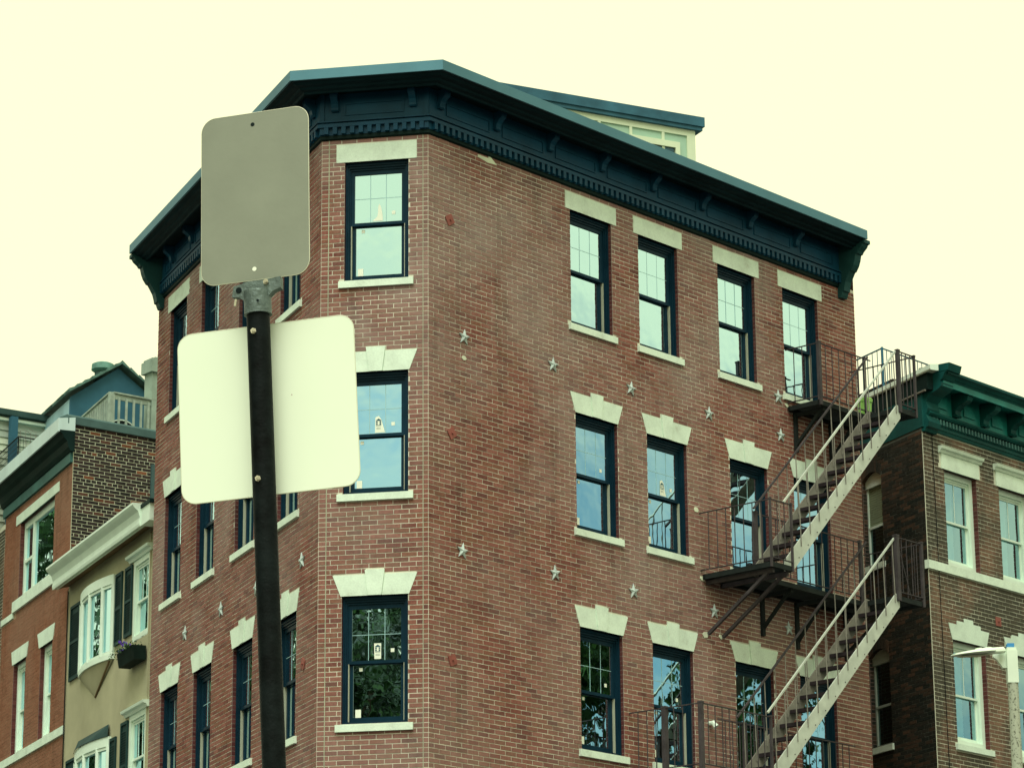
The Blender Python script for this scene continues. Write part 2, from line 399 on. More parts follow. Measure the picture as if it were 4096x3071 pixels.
def wallsheet(parent, F, u0, u1, z0, z1, openings, mat, depth=.16, name='wall', mats2=None, o=0.0):
    us = sorted({u0, u1, *[x for q in openings for x in q[:2] if u0 < x < u1]}); zs = sorted({z0, z1, *[x for q in openings for x in q[2:4] if z0 < x < z1]})
    mb = MB()
    for i in range(len(us)-1):
        for j in range(len(zs)-1):
            um, zm = (us[i]+us[i+1])/2, (zs[j]+zs[j+1])/2
            if any(a < um < b and c < zm < d for a, b, c, d in openings): continue
            mb.add([F(us[i], o, zs[j]), F(us[i+1], o, zs[j]), F(us[i+1], o, zs[j+1]), F(us[i], o, zs[j+1])], [(0, 1, 2, 3)], .5)
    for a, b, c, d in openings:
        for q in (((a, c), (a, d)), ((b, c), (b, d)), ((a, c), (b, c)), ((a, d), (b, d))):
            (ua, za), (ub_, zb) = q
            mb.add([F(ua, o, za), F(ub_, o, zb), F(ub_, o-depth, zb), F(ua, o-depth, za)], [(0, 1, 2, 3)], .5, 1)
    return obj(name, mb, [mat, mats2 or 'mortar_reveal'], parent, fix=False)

# ------------------------------------------------------------------ window kit (navy double-hung, 6-lite top sash)
def window(parent, F, uc, w, z0, z1, row=2, stickers=0, mat='navy_frame', glass='glass_main', set_=.055, munt=True, liner=True, label=None):
    u0, u1 = uc-w/2, uc+w/2; H = z1-z0
    fr = MB()
    def ring(mb, a, b, c, d, t, tt, tb, o0, o1):
        mb.box(F, a, a+t, o0, o1, c, d); mb.box(F, b-t, b, o0, o1, c, d)
        mb.box(F, a+t, b-t, o0, o1, d-tt, d); mb.box(F, a+t, b-t, o0, o1, c, c+tb)
    s = -set_
    ring(fr, u0, u1, z0, z1, .030, .042, .02, s-.13, s)
    ring(fr, u0+.030, u1-.030, z0+.02, z1-.042, .022, .030, .012, s-.13, s-.018)
    ring(fr, u0+.052, u1-.052, z0+.032, z1-.072, .018, .028, .012, s-.13, s-.038)
    W = obj('window', fr, mat, parent, label=label)
    a, b, c, d = u0+.070, u1-.070, z0+.044, z1-.10
    zm = z0+H*.488
    up = MB(); ring(up, a, b, zm-.02, d, .048, .058, .042, s-.085, s-.055); obj('upper_sash', up, mat, W)
    lo = MB(); ring(lo, a+.012, b-.012, c, zm+.016, .046, .045, .062, s-.125, s-.092); obj('lower_sash', lo, mat, W)
    if liner:
        for p_, q_ in ((a-.004, a+.012), (b-.012, b+.004)):
            li = MB(); li.box(F, p_, q_, s-.120, s-.052, c, zm-.02); obj('jamb_liner', li, 'liner_cream', W)
    def pane(a_, b_, c_, d_, o):
        g = MB(); t = [rnd.uniform(-.0015, .0015) for _ in range(3)]
        g.add([F(a_, o+t[0], c_), F(b_, o+t[1], c_), F(b_, o+t[1]+t[2], d_), F(a_, o+t[0]+t[2], d_)], [(0, 1, 2, 3)]); return g
    ga, gb, gc, gd = a+.048, b-.048, zm+.022, d-.058
    obj('glass_pane', pane(ga, gb, gc, gd, s-.072), glass, W, fix=False)
    obj('glass_pane', pane(a+.058, b-.058, c+.062, zm-.029, s-.112), glass, W, fix=False)
    if munt:
        mu = MB()
        for k in (1, 2):
            x = ga+(gb-ga)*k/3; mu.box(F, x-.0038, x+.0038, s-.0725, s-.069, gc, gd)
        zz = (gc+gd)/2; mu.box(F, ga, gb, s-.0727, s-.0695, zz-.0038, zz+.0038)
        obj('muntin', mu, 'muntin_grey', W)
    bk = MB(); bk.box(F, u0+.01, u1-.01, s-.62, s-.60, z0+.01, z1-.01); bk.box(F, u0+.01, u0+.02, s-.60, s-.135, z0+.01, z1-.01); bk.box(F, u1-.02, u1-.01, s-.60, s-.135, z0+.01, z1-.01); bk.box(F, u0+.02, u1-.02, s-.60, s-.135, z1-.02, z1-.01); bk.box(F, u0+.02, u1-.02, s-.60, s-.135, z0+.01, z0+.02)
    obj('dark_interior', bk, 'interior_dark', W)
    R_ = -1 if F is FB else 1   # FB's u grows to the left of the picture
    def stick(uu, zz, ww, hh, o=s-.069, mat_='sticker_white', nm='sticker'):
        q = MB(); q.box(F, uu-ww/2, uu+ww/2, o, o+.0015, zz-hh/2, zz+hh/2); return obj(nm, q, mat_, W)
    if stickers >= 1:
        stick((ga+gb)/2 + R_*.215, gc+.13, .048, .05)
        stick((ga+gb)/2 - R_*.22, zm-.085, .046, .046, s-.108)
        stick(((ga+gb)/2) - R_*.255, c+.062+.055, .075, .11, s-.108)
    if stickers >= 2:
        cu = uc + R_*.015; cz = gc+.145
        cone = MB(); wd = .05
        shp = {0: [(-.03, .05), (-.02, .085), (.0, .125), (.018, .085), (.02, .0), (.03, -.06), (.10, -.125), (-.05, -.125), (-.045, -.04)], 1: [(-.035, .06), (0, .105), (.045, .085), (.05, -.13), (-.09, -.13)], 2: [(-.045, -.125), (.045, -.125), (.05, .085), (-.045, .085)]}[row]
        cone.prism(F, [(cu+(-R_ if F is FB else 1)*0+x*(-R_), cz+y) for x, y in shp], s-.069, s-.0675)
        st = obj('sticker', cone, 'sticker_white', W)
        if row == 0: return W
        lg = MB(); o0, o1 = s-.0675, s-.0665
        lg.prism(F, [(cu-.036, cz+.035), (cu+.036, cz+.035), (cu+.036, cz+.043), (cu, cz+.068), (cu-.036, cz+.043)], o0, o1)
        for z_ in (cz+.025, cz-.015): pass
        for x in (-.024, .024): lg.box(F, cu+x-.011, cu+x+.011, o0, o1, cz-.018, cz+.004); lg.box(F, cu+x-.011, cu+x+.011, o0, o1, cz+.010, cz+.030)
        lg.box(F, cu-.036, cu+.036, o0, o1, cz-.034, cz-.024)
        lg.box(F, cu-.030, cu+.030, o0, o1, cz-.062, cz-.058); lg.box(F, cu-.030, cu+.030, o0, o1, cz-.078, cz-.074)
        obj('sticker_print', lg, 'sticker_print', W)
    return W
def lintel_flat(parent, F, uc, w, z0, z1, mat='limestone'):
    mb = MB(); mb.box(F, uc-w/2, uc+w/2, -.06, .010, z0, z1); obj('lintel', mb, mat, parent)
def lintel_key(parent, F, uc, wt, wb, z0, z1, mat='limestone', key=.135, rise=.062, cut=0):
    kt, kb = key, key*.68
    for sgn in (-1, 1):
        mb = MB(); mb.prism(F, [(uc+sgn*(kb+.003), z0), (uc+sgn*wb/2, z0), (uc+sgn*wt/2, z1), (uc+sgn*(kt*.94+.003), z1)], -.06, .011)
        obj('lintel_wing', mb, mat, parent)
    mb = MB(); mb.prism(F, [(uc-kb, z0), (uc+kb, z0), (uc+kt, z1+rise), (uc-kt, z1+rise)], -.06, .026); obj('keystone', mb, mat, parent)
def sill(parent, F, uc, w, z0, z1, mat='limestone', out=.045):
    mb = MB(); mb.section(F, [(-.10, z0), (out, z0), (out, z1-.012), (-.10, z1+.006)], uc-w/2, uc+w/2); obj('sill', mb, mat, parent)

# ================================================================== MAIN BUILDING
ZT = 16.89; ZB = 6.2
main = thing('brick_building', 'four storey corner building of red brick with a dark navy bracketed cornice and chamfered corner', 'building', FR(4, -4, 0))
ROWS = [(14.81, 16.53), (11.81, 13.50), (8.70, 10.41)]   # opening bottoms and tops
cols = {'B': (FB, WB, [[.725]]*3, .90),
        'R': (FR, WR, [[3.42, 4.95, 6.83, 8.45], [3.48, 5.06, 7.0, 8.58], [3.51, 5.09, 7.0, 8.57]], .92),
        'L': (FL, WL, [[6.79, 5.12, 3.22, 1.30], [6.85, 5.16, 3.26, 1.32], [6.84, 5.15, 3.23, 1.32]], .90)}
for key, (F, Wd, cc, ww) in cols.items():
    holes, ops = [], []
    for ri, (zb, zt) in enumerate(ROWS):
        for ci, uc in enumerate(cc[ri]):
            a, b = uc-ww/2, uc+ww/2
            ops.append((a, b, zb, zt)); holes.append(rect(a-.002, b+.002, zb, zt))
            if ri == 0: holes.append(rect(uc-.57, uc+.57, zt, zt+.265))
            else:
                holes.append(trap(uc-.46, uc+.46, zt, uc-.57, uc+.57, zt+.29)); holes.append(rect(uc-.125, uc+.125, zt+.29, zt+.345))
            holes.append(rect(uc-.52, uc+.52, zb-.11, zb))
            st = 0
            if key == 'B': st = 2
            elif key == 'R' and ri > 0 and ci < 2: st = 2 if (ri == 1 and ci == 1) else 1
            window(main, F, uc, ww, zb, zt, row=ri, stickers=st)
            if ri == 0: lintel_flat(main, F, uc, 1.13, zt, zt+.262)
            else: lintel_key(main, F, uc, 1.15, .93, zt, zt+.285)
            sill(main, F, uc, 1.045, zb-.108, zb)
    wallsheet(main, F, 0, Wd, ZB, ZT+.03, ops, 'mortar')
    if key == 'B':
        holes += [rect(.066, .078, 0, 30), rect(1.388, 1.402, 0, 30)]
        brickwall(main, F, .004, Wd-.004, ZB, ZT, holes, ops, 'brick_red', 'brick_red_single', 300, phase=.05)
        for a, b in ((.068, .076), (1.390, 1.400)):
            mb = MB(); mb.box(F, a, b, 0, .008, ZB, ZT); obj('mortar_joint', mb, 'joint_grey', main)
    else: brickwall(main, F, .002, Wd-.002, ZB, ZT, holes, ops, 'brick_red', 'brick_red_single', 0, phase=.1 if key == 'L' else 0)
# lower walls, rear walls and roof of the main building
back = [P_BR, P_LB, LE.xy]
rear_r = FR(WR, 0, 0); fa_dir = Vector((math.sin(R(-26)), math.cos(R(-26)), 0)); fs_dir = Vector((math.sin(R(52)), math.cos(R(52)), 0))
RR = rear_r + fa_dir*9.0; LL = Vector((LE.x, LE.y, 0)) + fs_dir*6.0
poly = [Vector((*P_LB, 0)), Vector((*P_BR, 0)), rear_r, RR, LL, Vector((LE.x, LE.y, 0))]
lw = MB()
for i in range(len(poly)):
    a, b = poly[i], poly[(i+1) % len(poly)]
    z1 = ZB if i in (0, 1, 5) else 17.2
    lw.add([a, b, b+Vector((0, 0, z1)), a+Vector((0, 0, z1))], [(0, 1, 2, 3)])
obj('lower_wall', lw, 'brick_low', main, fix=False)
rf = MB(); rf.add([p+Vector((0, 0, 17.45)) for p in poly], [tuple(range(6))]); obj('roof', rf, 'roof_membrane', main, fix=False)
# cornice: mitred mouldings on three faces
def kmit(Fa, Fb):   # shear of face a's end at the corner shared with face b
    m = (Fa.n+Fb.n)/(1+Fa.n.dot(Fb.n)); return m.dot(Fa.d)
kB_R, kR_B, kB_L, kL_B = kmit(FB, FR), kmit(FR, FB), kmit(FB, FL), kmit(FL, FB)
runs = [(FB, 0, WB, kB_R, kB_L), (FR, 0, 9.52, kR_B, 0), (FL, 0, 7.66, kL_B, 0)]
OV = .58
mould = {'bed_moulding': ([(0, 16.86), (.035, 16.88), (.035, 16.93), (0, 16.93)], 'green_black'),
         'dentil_band': ([(0, 16.931), (.040, 16.931), (.040, 17.035), (.088, 17.035), (.088, 17.085), (.06, 17.088), (.06, 17.105), (.095, 17.108), (.095, 17.122), (0, 17.122)], 'navy_paint'),
         'frieze': ([(0, 17.123), (.050, 17.123), (.050, 17.53), (0, 17.53)], 'navy_paint'),
         'soffit': ([(0, 17.531), (.30, 17.531), (.30, 17.56), (0, 17.56)], 'soffit_dark'),
         'crown_moulding': ([(.301, 17.45), (.33, 17.45), (.345, 17.475), (.40, 17.49), (.42, 17.515), (.49, 17.53), (.52, 17.56), (OV-.02, 17.575), (OV-.02, 17.60), (.301, 17.60)], 'crown_dark'),
         'cornice_fascia': ([(.30, 17.601), (OV-.019, 17.601), (OV-.019, 17.565), (OV+.01, 17.565), (OV+.01, 17.71), (0, 17.735), (0, 17.70), (.30, 17.70)], 'fascia_metal')}
for nm, (prof, mt) in mould.items():
    for F, u0, u1, k0, k1 in runs:
        mb = MB(); mb.section(F, prof, u0, u1, k0, k1); obj(nm, mb, mt, main)
dent = unitbox('dentil', 'navy_paint'); 
for F, u0, u1, k0, k1 in runs:
    k = int((u1-u0-.1)/.115)
    for i in range(k):
        u = u0+.075+i*((u1-u0-.15)/max(1, k-1)); inst('dentil', dent, F.mat(u, .062, 16.985) @ Matrix.Diagonal((.060, .048, .098, 1)), main)
def bracket_prof(F, u, w, parent, mat, pts, name='bracket'):
    mb = MB(); mb.section(F, pts, u-w/2, u+w/2); return obj(name, mb, mat, parent)
BP = [(.05, 17.27), (.085, 17.262), (.105, 17.28), (.105, 17.31), (.12, 17.36), (.16, 17.40), (.205, 17.43), (.22, 17.47), (.22, 17.528), (.05, 17.528)]
Rb = [.18, 1.33, 2.47, 3.62, 4.79, 5.96, 7.12, 8.31]
Lb = [.18, 1.33, 2.48, 3.63, 4.78, 5.93, 6.98]
for u in Rb: bracket_prof(FR, u, .10, main, 'navy_paint', BP)
for u in Lb: bracket_prof(FL, u, .10, main, 'navy_paint', BP)
for u in (.20, 1.30): bracket_prof(FB, u, .10, main, 'navy_paint', BP)
def friezepanel(F, a, b, parent):
    mb = MB()
    for (p, q, c, d) in ((a, b, 17.37, 17.385), (a, b, 17.205, 17.22), (a, a+.015, 17.22, 17.37), (b-.015, b, 17.22, 17.37)): mb.box(F, p, q, .0502, .064, c, d)
    obj('frieze_panel', mb, 'navy_paint', parent)
for F, bs in ((FR, Rb+[9.42]), (FL, Lb[:-1]+[6.98, 7.55]), (FB, [.20, 1.30])):
    for i in range(len(bs)-1): friezepanel(F, bs[i]+.13, bs[i+1]-.13, main)
CP = [(.0, 16.70), (.065, 16.70), (.085, 16.74), (.10, 16.79), (.13, 16.80), (.14, 16.86), (.165, 16.95), (.215, 17.04), (.25, 17.10), (.275, 17.105), (.33, 17.19), (.36, 17.27), (.38, 17.36), (.41, 17.365), (.43, 17.40), (.50, 17.46), (.52, 17.50), (.56, 17.51), (.56, 17.563), (0, 17.563)]
bracket_prof(FR, 9.545, .16, main, 'console_dark', CP, 'end_console'); bracket_prof(FL, 7.68, .16, main, 'console_dark', CP, 'end_console')
for F, s_ in ((FB, 0), (FB, WB)):
    mb = MB(); mb.box(F, s_-.04 if s_ else -.02, s_+.02 if s_ else .04, .03, .066, 16.94, 17.53); obj('corner_post', mb, 'navy_paint', main)
# wall anchors
def star(F, u, z, parent, rot=0, size=.10):
    mb = MB(); pts = []
    for i in range(10):
        r_ = size if i % 2 == 0 else size*.42; a = math.pi/2+i*math.pi/5+rot; pts.append((u+r_*math.cos(a), z+r_*math.sin(a)))
    base = [F(x, .008, y) for x, y in pts]+[F(x, .020, y) for x, y in pts]+[F(u, .045, z)]
    fs = [(i, (i+1) % 10, (i+1) % 10+10, i+10) for i in range(10)]+[(i+10, (i+1) % 10+10, 20) for i in range(10)]
    mb.add(base, fs); mb.tube(F(u, .03, z), F(u, .055, z), .016, k=6)
    obj('star_anchor', mb, 'zinc_star', parent)
for u, z in [(.70, 14.09), (2.54, 14.09), (4.25, 14.10), (6.06, 14.09), (7.79, 14.71), (7.82, 14.10), (.65, 11.08), (2.53, 11.08), (4.22, 11.09), (6.06, 11.08), (7.86, 11.09)]: star(FR, u, z, main, rnd.uniform(-.15, .15), .115)
for u, z in [(.64, 11.05), (2.60, 11.08), (4.25, 11.10), (6.03, 11.09)]: star(FL, u, z, main, rnd.uniform(-.15, .15), .12)
def plate(F, u, z, parent, rot, s=.07, mat='plate_rust'):
    mb = MB(); c, s_ = math.cos(rot), math.sin(rot)
    mb.prism(F, [(u+(x*c-y*s_)*s, z+(x*s_+y*c)*s) for x, y in ((-1, -1), (1, -1), (1, 1), (-1, 1))], .007, .018)
    mb.tube(F(u, .018, z), F(u, .04, z), .016, k=6); obj('anchor_plate', mb, mat, parent)
plate(FR, .42, 15.72, main, .55); plate(FR, .45, 12.68, main, .6); plate(FR, .45, 9.57, main, .4); plate(FL, .55, 9.62, main, .5)
mb = MB(); mb.prism(FR, [(1.0, 16.84), (1.22, 16.84), (1.22, 16.90), (1.40, 16.78), (1.2, 16.77), (1.0, 16.80)], .004, .010); obj('mortar_patch', mb, 'mortar_pale', main)
for F, u, z, s in ((FR, .70, 13.79, .05), (FR, 5.80, 11.53, .06), (FR, 5.84, 10.70, .07), (FR, 6.2, 10.72, .05), (FR, 8.0, 14.62, .05), (FR, 5.70, 12.55, .06)):
    mb = MB(); mb.prism(F, [(u+s*math.cos(i*1.05)*rnd.uniform(.7, 1.2), z+s*.7*math.sin(i*1.05)*rnd.uniform(.7, 1.2)) for i in range(6)], .003, .014); obj('mortar_patch', mb, 'mortar_pale', main)
mb = MB(); mb.tube(FR(5.87, .0, 9.40), FR(5.87, .07, 9.40), .035, k=8); mb.tube(FR(5.87, .07, 9.42), FR(5.89, .12, 9.34), .03, .045, k=8); obj('wall_light', mb, 'trim_white', main)

# roof dormer (penthouse) behind the right cornice
def flin(F, u, o): return F(u, o, 0)
pA = FR(4.28, -2.35, 0); pB = FR(7.62, -1.0, 0)
FD = Frame(pB, math.degrees(math.atan2(pB.x-pA.x, pB.y-pA.y)))   # u grows away to the right
DL = -5.0
dm = MB(); dm.box(FD, DL, -.29, -2.4, -.10, 17.45, 19.275); D = obj('penthouse', dm, 'dormer_panel', main)
mb = MB(); mb.section(FD, [(-2.6, 19.34), (.0, 19.34), (.0, 19.50), (-2.6, 19.55)], DL-.1, -.13); obj('penthouse_fascia', mb, 'dormer_fascia', D)
mb = MB(); mb.section(FD, [(-2.6, 19.276), (-.025, 19.276), (-.025, 19.339), (-2.6, 19.339)], DL-.05, -.16); obj('penthouse_fascia', mb, 'dormer_fascia', D)
mb = MB(); mb.box(FD, DL, -.27, -.099, -.075, 19.17, 19.274); mb.box(FD, -.42, -.27, -.099, -.075, 17.5, 19.17)
for u in (-.85, -1.43, -1.99, -2.56, -3.1): mb.box(FD, u-.025, u+.025, -.099, -.078, 17.5, 19.17)
obj('batten', mb, 'dormer_trim', D)
mb = MB()
for a, b, c, d in ((-1.45, -.56, 18.93, 19.03), (-.64, -.56, 17.6, 18.93), (-1.45, -1.36, 17.6, 18.93)): mb.box(FD, a, b, -.098, -.055, c, d)
w_ = obj('window', mb, 'dormer_trim', D)
mb = MB(); mb.box(FD, -1.36, -.64, -.098, -.09, 17.6, 18.93); obj('glass_pane', mb, 'glass_dark', D)

# ================================================================== RIGHT BUILDING (green cornice)
gb = thing('corner_building', 'brown brick building at the right with a teal green bracketed cornice and white windows', 'building', FG(13.5, -3, 0))
GT = 15.0; GE = 15.9
gw = [(13.19, 12.72), ]
gops = []; gholes = []
for ri, (zb, zt) in enumerate(((12.80, 14.40), (9.88, 11.57))):
    for uc in ((12.70, 14.30) if ri == 0 else (12.72, 14.32)):
        a, b = uc-.47, uc+.47; gops.append((a, b, zb, zt)); gholes.append(rect(a, b, zb, zt))
        if ri == 0: gholes.append(rect(uc-.60, uc+.60, zt, zt+.37))
        else: gholes.append(trap(uc-.49, uc+.49, zt, uc-.58, uc+.58, zt+.26)); gholes.append(rect(uc-.34, uc+.34, zt+.26, zt+.33)); gholes.append(rect(uc-.13, uc+.13, zt+.33, zt+.39)); gholes.append(rect(uc-.52, uc+.52, zb-.11, zb))
gholes.append(rect(GU-.1, GE, 12.64, 12.79))
wallsheet(gb, FG, GU, GE, ZB, GT+.1, gops, 'mortar_grey')
brickwall(gb, FG, GU+.02, GE, ZB, GT, gholes, gops, 'brick_brown', 'brick_brown_single', 300, L=.20, H=.0565)
def white_window(parent, F, uc, w, z0, z1, curtain='curtain_pale', inset=.09, label=None, munt=1, glass='glass_pale'):
    u0, u1 = uc-w/2, uc+w/2; s = -inset
    fr = MB()
    def ring(mb, a, b, c, d, t, tt, tb, o0, o1):
        mb.box(F, a, a+t, o0, o1, c, d); mb.box(F, b-t, b, o0, o1, c, d); mb.box(F, a+t, b-t, o0, o1, d-tt, d); mb.box(F, a+t, b-t, o0, o1, c, c+tb)
    ring(fr, u0, u1, z0, z1, .085, .09, .09, s-.12, s); ring(fr, u0+.085, u1-.085, z0+.09, z1-.09, .02, .035, .02, s-.12, s-.03)
    W = obj('window', fr, 'trim_white', parent, label=label)
    a, b, c, d = u0+.105, u1-.105, z0+.11, z1-.125; zm = (z0+z1)/2-.02
    up = MB(); ring(up, a, b, zm-.02, d, .03, .035, .035, s-.075, s-.045); obj('upper_sash', up, 'trim_white', W)
    lo = MB(); ring(lo, a, b, c, zm+.015, .03, .03, .05, s-.11, s-.08); obj('lower_sash', lo, 'trim_white', W)
    for c_, d_, o in ((zm+.015, d-.035, s-.06), (c+.05, zm-.015, s-.095)):
        g = MB(); t = rnd.uniform(-.002, .002); g.add([F(a+.03, o, c_), F(b-.03, o, c_), F(b-.03, o+t, d_), F(a+.03, o+t, d_)], [(0, 1, 2, 3)]); obj('glass_pane', g, glass, W, fix=False)
    if munt:
        mu = MB()
        for k in range(1, munt+1):
            x = a+.03+(b-a-.06)*k/(munt+1); mu.box(F, x-.006, x+.006, s-.062, s-.052, zm, d-.03)
        obj('muntin', mu, 'trim_white', W)
    cu = MB(); kk = 14; L_ = (a, a+(b-a)*.72)
    for i in range(kk):
        x0 = L_[0]+(L_[1]-L_[0])*i/kk; x1 = L_[0]+(L_[1]-L_[0])*(i+1)/kk
        o0 = s-.2+(.015 if i % 2 else -.015); o1 = s-.2+(-.015 if i % 2 else .015)
        cu.add([F(x0, o0, c), F(x1, o1, c), F(x1, o1, d), F(x0, o0, d)], [(0, 1, 2, 3)])
    obj('curtain', cu, curtain, W, fix=False)
    bk = MB(); bk.box(F, u0+.01, u1-.01, s-.62, s-.60, z0+.01, z1-.01); bk.box(F, u0, u0+.01, s-.60, s-.125, z0, z1); bk.box(F, u1-.01, u1, s-.60, s-.125, z0, z1); bk.box(F, u0, u1, s-.60, s-.125, z1-.01, z1)
    obj('dark_interior', bk, 'interior_dark', W); return W
for i, (a, b, zb, zt) in enumerate(gops):
    uc = (a+b)/2; white_window(gb, FG, uc, .94, zb, zt)
    if zb > 12:
        mb = MB(); mb.box(FG, uc-.54, uc+.54, -.05, .02, zt, zt+.26); L_ = obj('lintel', mb, 'limestone', gb)
        mb = MB(); mb.section(FG, [(-.02, zt+.262), (.035, zt+.262), (.05, zt+.30), (.085, zt+.32), (.10, zt+.365), (-.02, zt+.375)], uc-.61, uc+.61); obj('lintel_cap', mb, 'limestone', L_)
    else:
        mb = MB(); mb.prism(FG, [(uc-.49, zt), (uc+.49, zt), (uc+.585, zt+.26), (uc+.34, zt+.26), (uc+.34, zt+.325), (uc+.13, zt+.325), (uc+.13, zt+.39), (uc-.13, zt+.39), (uc-.13, zt+.325), (uc-.34, zt+.325), (uc-.34, zt+.26), (uc-.585, zt+.26)], -.05, .015)
        obj('lintel', mb, 'limestone_white', gb); sill(gb, FG, uc, 1.06, zb-.105, zb, 'limestone_white')
mb = MB(); mb.box(FG, GU-.02, GE, -.05, .04, 12.645, 12.785); obj('stone_belt', mb, 'limestone', gb)
plate(FG, 13.60, 12.06, gb, .03, .075)
mb = MB(); mb.tube(FG(GU+.34, .012, 7), FG(GU+.27, .012, 14.95), .006, k=5); obj('cable', mb, 'cable_black', gb)
# green cornice: overhang .42
km = 0
GM = {'architrave': ([(0, 14.98), (.03, 14.98), (.045, 15.03), (.06, 15.035), (.06, 15.09), (0, 15.09)], 'green_paint_dark'),
      'dentil_band': ([(0, 15.091), (.07, 15.091), (.07, 15.20), (0, 15.20)], 'green_paint_dark'),
      'frieze_moulding': ([(0, 15.201), (.12, 15.201), (.15, 15.235), (.13, 15.265), (.09, 15.28), (.09, 15.30), (0, 15.30)], 'green_paint_dark'),
      'frieze': ([(0, 15.301), (.05, 15.301), (.05, 15.72), (0, 15.72)], 'green_paint'),
      'corona': ([(0, 15.721), (.40, 15.70), (.40, 15.635), (.425, 15.635), (.425, 15.735), (0, 15.735)], 'green_paint'),
      'crown_moulding': ([(0, 15.736), (.43, 15.736), (.445, 15.765), (.46, 15.77), (.49, 15.81), (.53, 15.83), (.535, 15.865), (.52, 15.88), (0, 15.89)], 'green_paint_dark')}
for nm, (pf, mt) in GM.items():
    mb = MB(); mb.section(FG, pf, GU+(.06 if nm not in ('architrave',) else -.0), GE); obj(nm, mb, mt, gb)
dg = unitbox('dentil', 'green_mid')
k = int((GE-GU-.2)/.092)
for i in range(k): inst('dentil', dg, FG.mat(GU+.22+i*.092, .085, 15.145) @ Matrix.Diagonal((.046, .05, .085, 1)), gb)
GBk = [(.05, 15.33), (.13, 15.315), (.15, 15.34), (.12, 15.37), (.13, 15.43), (.20, 15.50), (.30, 15.53), (.36, 15.56), (.385, 15.62), (.385, 15.695), (.05, 15.695)]
for u in (12.55, 13.38, 14.20, 15.02): bracket_prof(FG, u, .15, gb, 'green_paint_dark', GBk)
for u in (12.15, 12.97, 13.80, 14.62): 
    mb = MB(); mb.box(FG, u-.16, u+.16, .0502, .075, 15.40, 15.60); obj('frieze_panel', mb, 'green_paint', gb)
# end block of the cornice
EB = [(0, 14.93), (.06, 14.93), (.08, 14.98), (.13, 15.00), (.15, 15.08), (.13, 15.12), (.10, 15.20), (.14, 15.30), (.11, 15.42), (.20, 15.52), (.36, 15.58), (.42, 15.62), (.43, 15.68), (.40, 15.71), (.45, 15.74), (.50, 15.83), (.545, 15.85), (0, 15.86)]
bracket_prof(FG, GU+.17, .34, gb, 'green_paint_dark', EB, 'end_console')
mb = MB(); mb.section(FG, [(.0, 15.861), (.56, 15.861), (.60, 15.98), (.0, 16.0)], GU+.0, GU+.36); obj('end_cap', mb, 'green_paint_dark', gb)
# side (alley) wall
aops = [(1.27, 1.85, 13.03, 14.62), (1.25, 1.86, 10.0, 11.62)]
ahol = [rect(a, b, c, d) for a, b, c, d in aops]
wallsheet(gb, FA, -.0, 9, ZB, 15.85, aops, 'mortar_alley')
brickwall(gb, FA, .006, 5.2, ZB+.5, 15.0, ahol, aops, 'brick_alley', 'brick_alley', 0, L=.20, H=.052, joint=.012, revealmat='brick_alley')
mb = MB(); mb.box(FA, -.05, 9, -.1, .012, 15.0, 15.58); obj('side_frieze', mb, 'green_paint_dark', gb)
mb = MB(); mb.section(FA, [(-.1, 15.86), (.05, 15.86), (.06, 15.88), (.06, 15.95), (-.1, 15.97)], -.42, 9); obj('side_coping', mb, 'trim_white', gb)
mb = MB(); mb.box(FA, -.25, 9, -.099, .016, 15.581, 15.859); obj('side_frieze', mb, 'green_black', gb)
mb = MB(); mb.tube(FA(-.2, .03, 15.57), FA(.55, .03, 15.57), .018, k=6); obj('conduit', mb, 'iron_tan', gb)
for (a, b, c, d), bl in zip(aops, (True, False)):
    fr = MB(); s = -.08; uc = (a+b)/2
    n_ = 8; arc = [(a+(b-a)*i/n_, d-.12+.11*math.sin(math.pi*i/n_)) for i in range(n_+1)]
    fr.prism(FA, [(a, d-.24)] + arc + [(b, d-.24)], s-.05, s+.02)
    fr.box(FA, a, b, s-.05, s, c, c+.05); zm = c+(d-c)*.42; fr.box(FA, a, b, s-.05, s+.0, zm-.02, zm+.02); fr.box(FA, a, a+.035, s-.05, s, c+.05, d-.24); fr.box(FA, b-.035, b, s-.05, s, c+.05, d-.24)
    W = obj('window', fr, 'trim_white' if bl else 'siding_grey', gb)
    g = MB(); g.add([FA(a, s-.03, c), FA(b, s-.03, c), FA(b, s-.03, d-.2), FA(a, s-.03, d-.2)], [(0, 1, 2, 3)]); obj('glass_pane', g, 'glass_dark', W, fix=False)
    if bl:
        g = MB()
        for i in range(22): g.box(FA, a+.04, b-.035, s-.028, s-.02, zm+.03+i*.040, zm+.03+i*.040+.034)
        obj('window_blind', g, 'blind', W)
    bk = MB(); bk.box(FA, a, b, s-.4, s-.38, c, d); obj('dark_interior', bk, 'interior_dark', W)
    mb = MB(); mb.box(FA, a-.04, b+.04, -.09, .04, c-.10, c); obj('sill', mb, 'limestone', gb)
    # brick arch
    vm = MB()
    for i in range(9):
        t0 = i/9; x0 = a+(b-a)*t0+.006; x1 = a+(b-a)*(i+1)/9-.006; h0 = d-.12+.11*math.sin(math.pi*t0); h1 = d-.12+.11*math.sin(math.pi*(i+1)/9)
        vm.prism(FA, [(x0, h0), (x1, h1), (x1, h1+.19), (x0, h0+.19)], -.1, .012)
    obj('brick_arch', vm, 'brick_alley', gb)
g_rear = FA(9, 0, 0); g_e = FG(GE, 0, 0); g_er = g_e + fa_dir*9
mb = MB()
for a, b, z1 in ((GC, g_e, ZB), (g_e, g_er, 15.5), (g_er, g_rear, 15.5), (g_rear, GC, ZB)):
    a, b = Vector((a.x, a.y, 0)), Vector((b.x, b.y, 0)); mb.add([a, b, b+Vector((0, 0, z1)), a+Vector((0, 0, z1))], [(0, 1, 2, 3)])
obj('lower_wall', mb, 'brick_low', gb, fix=False)
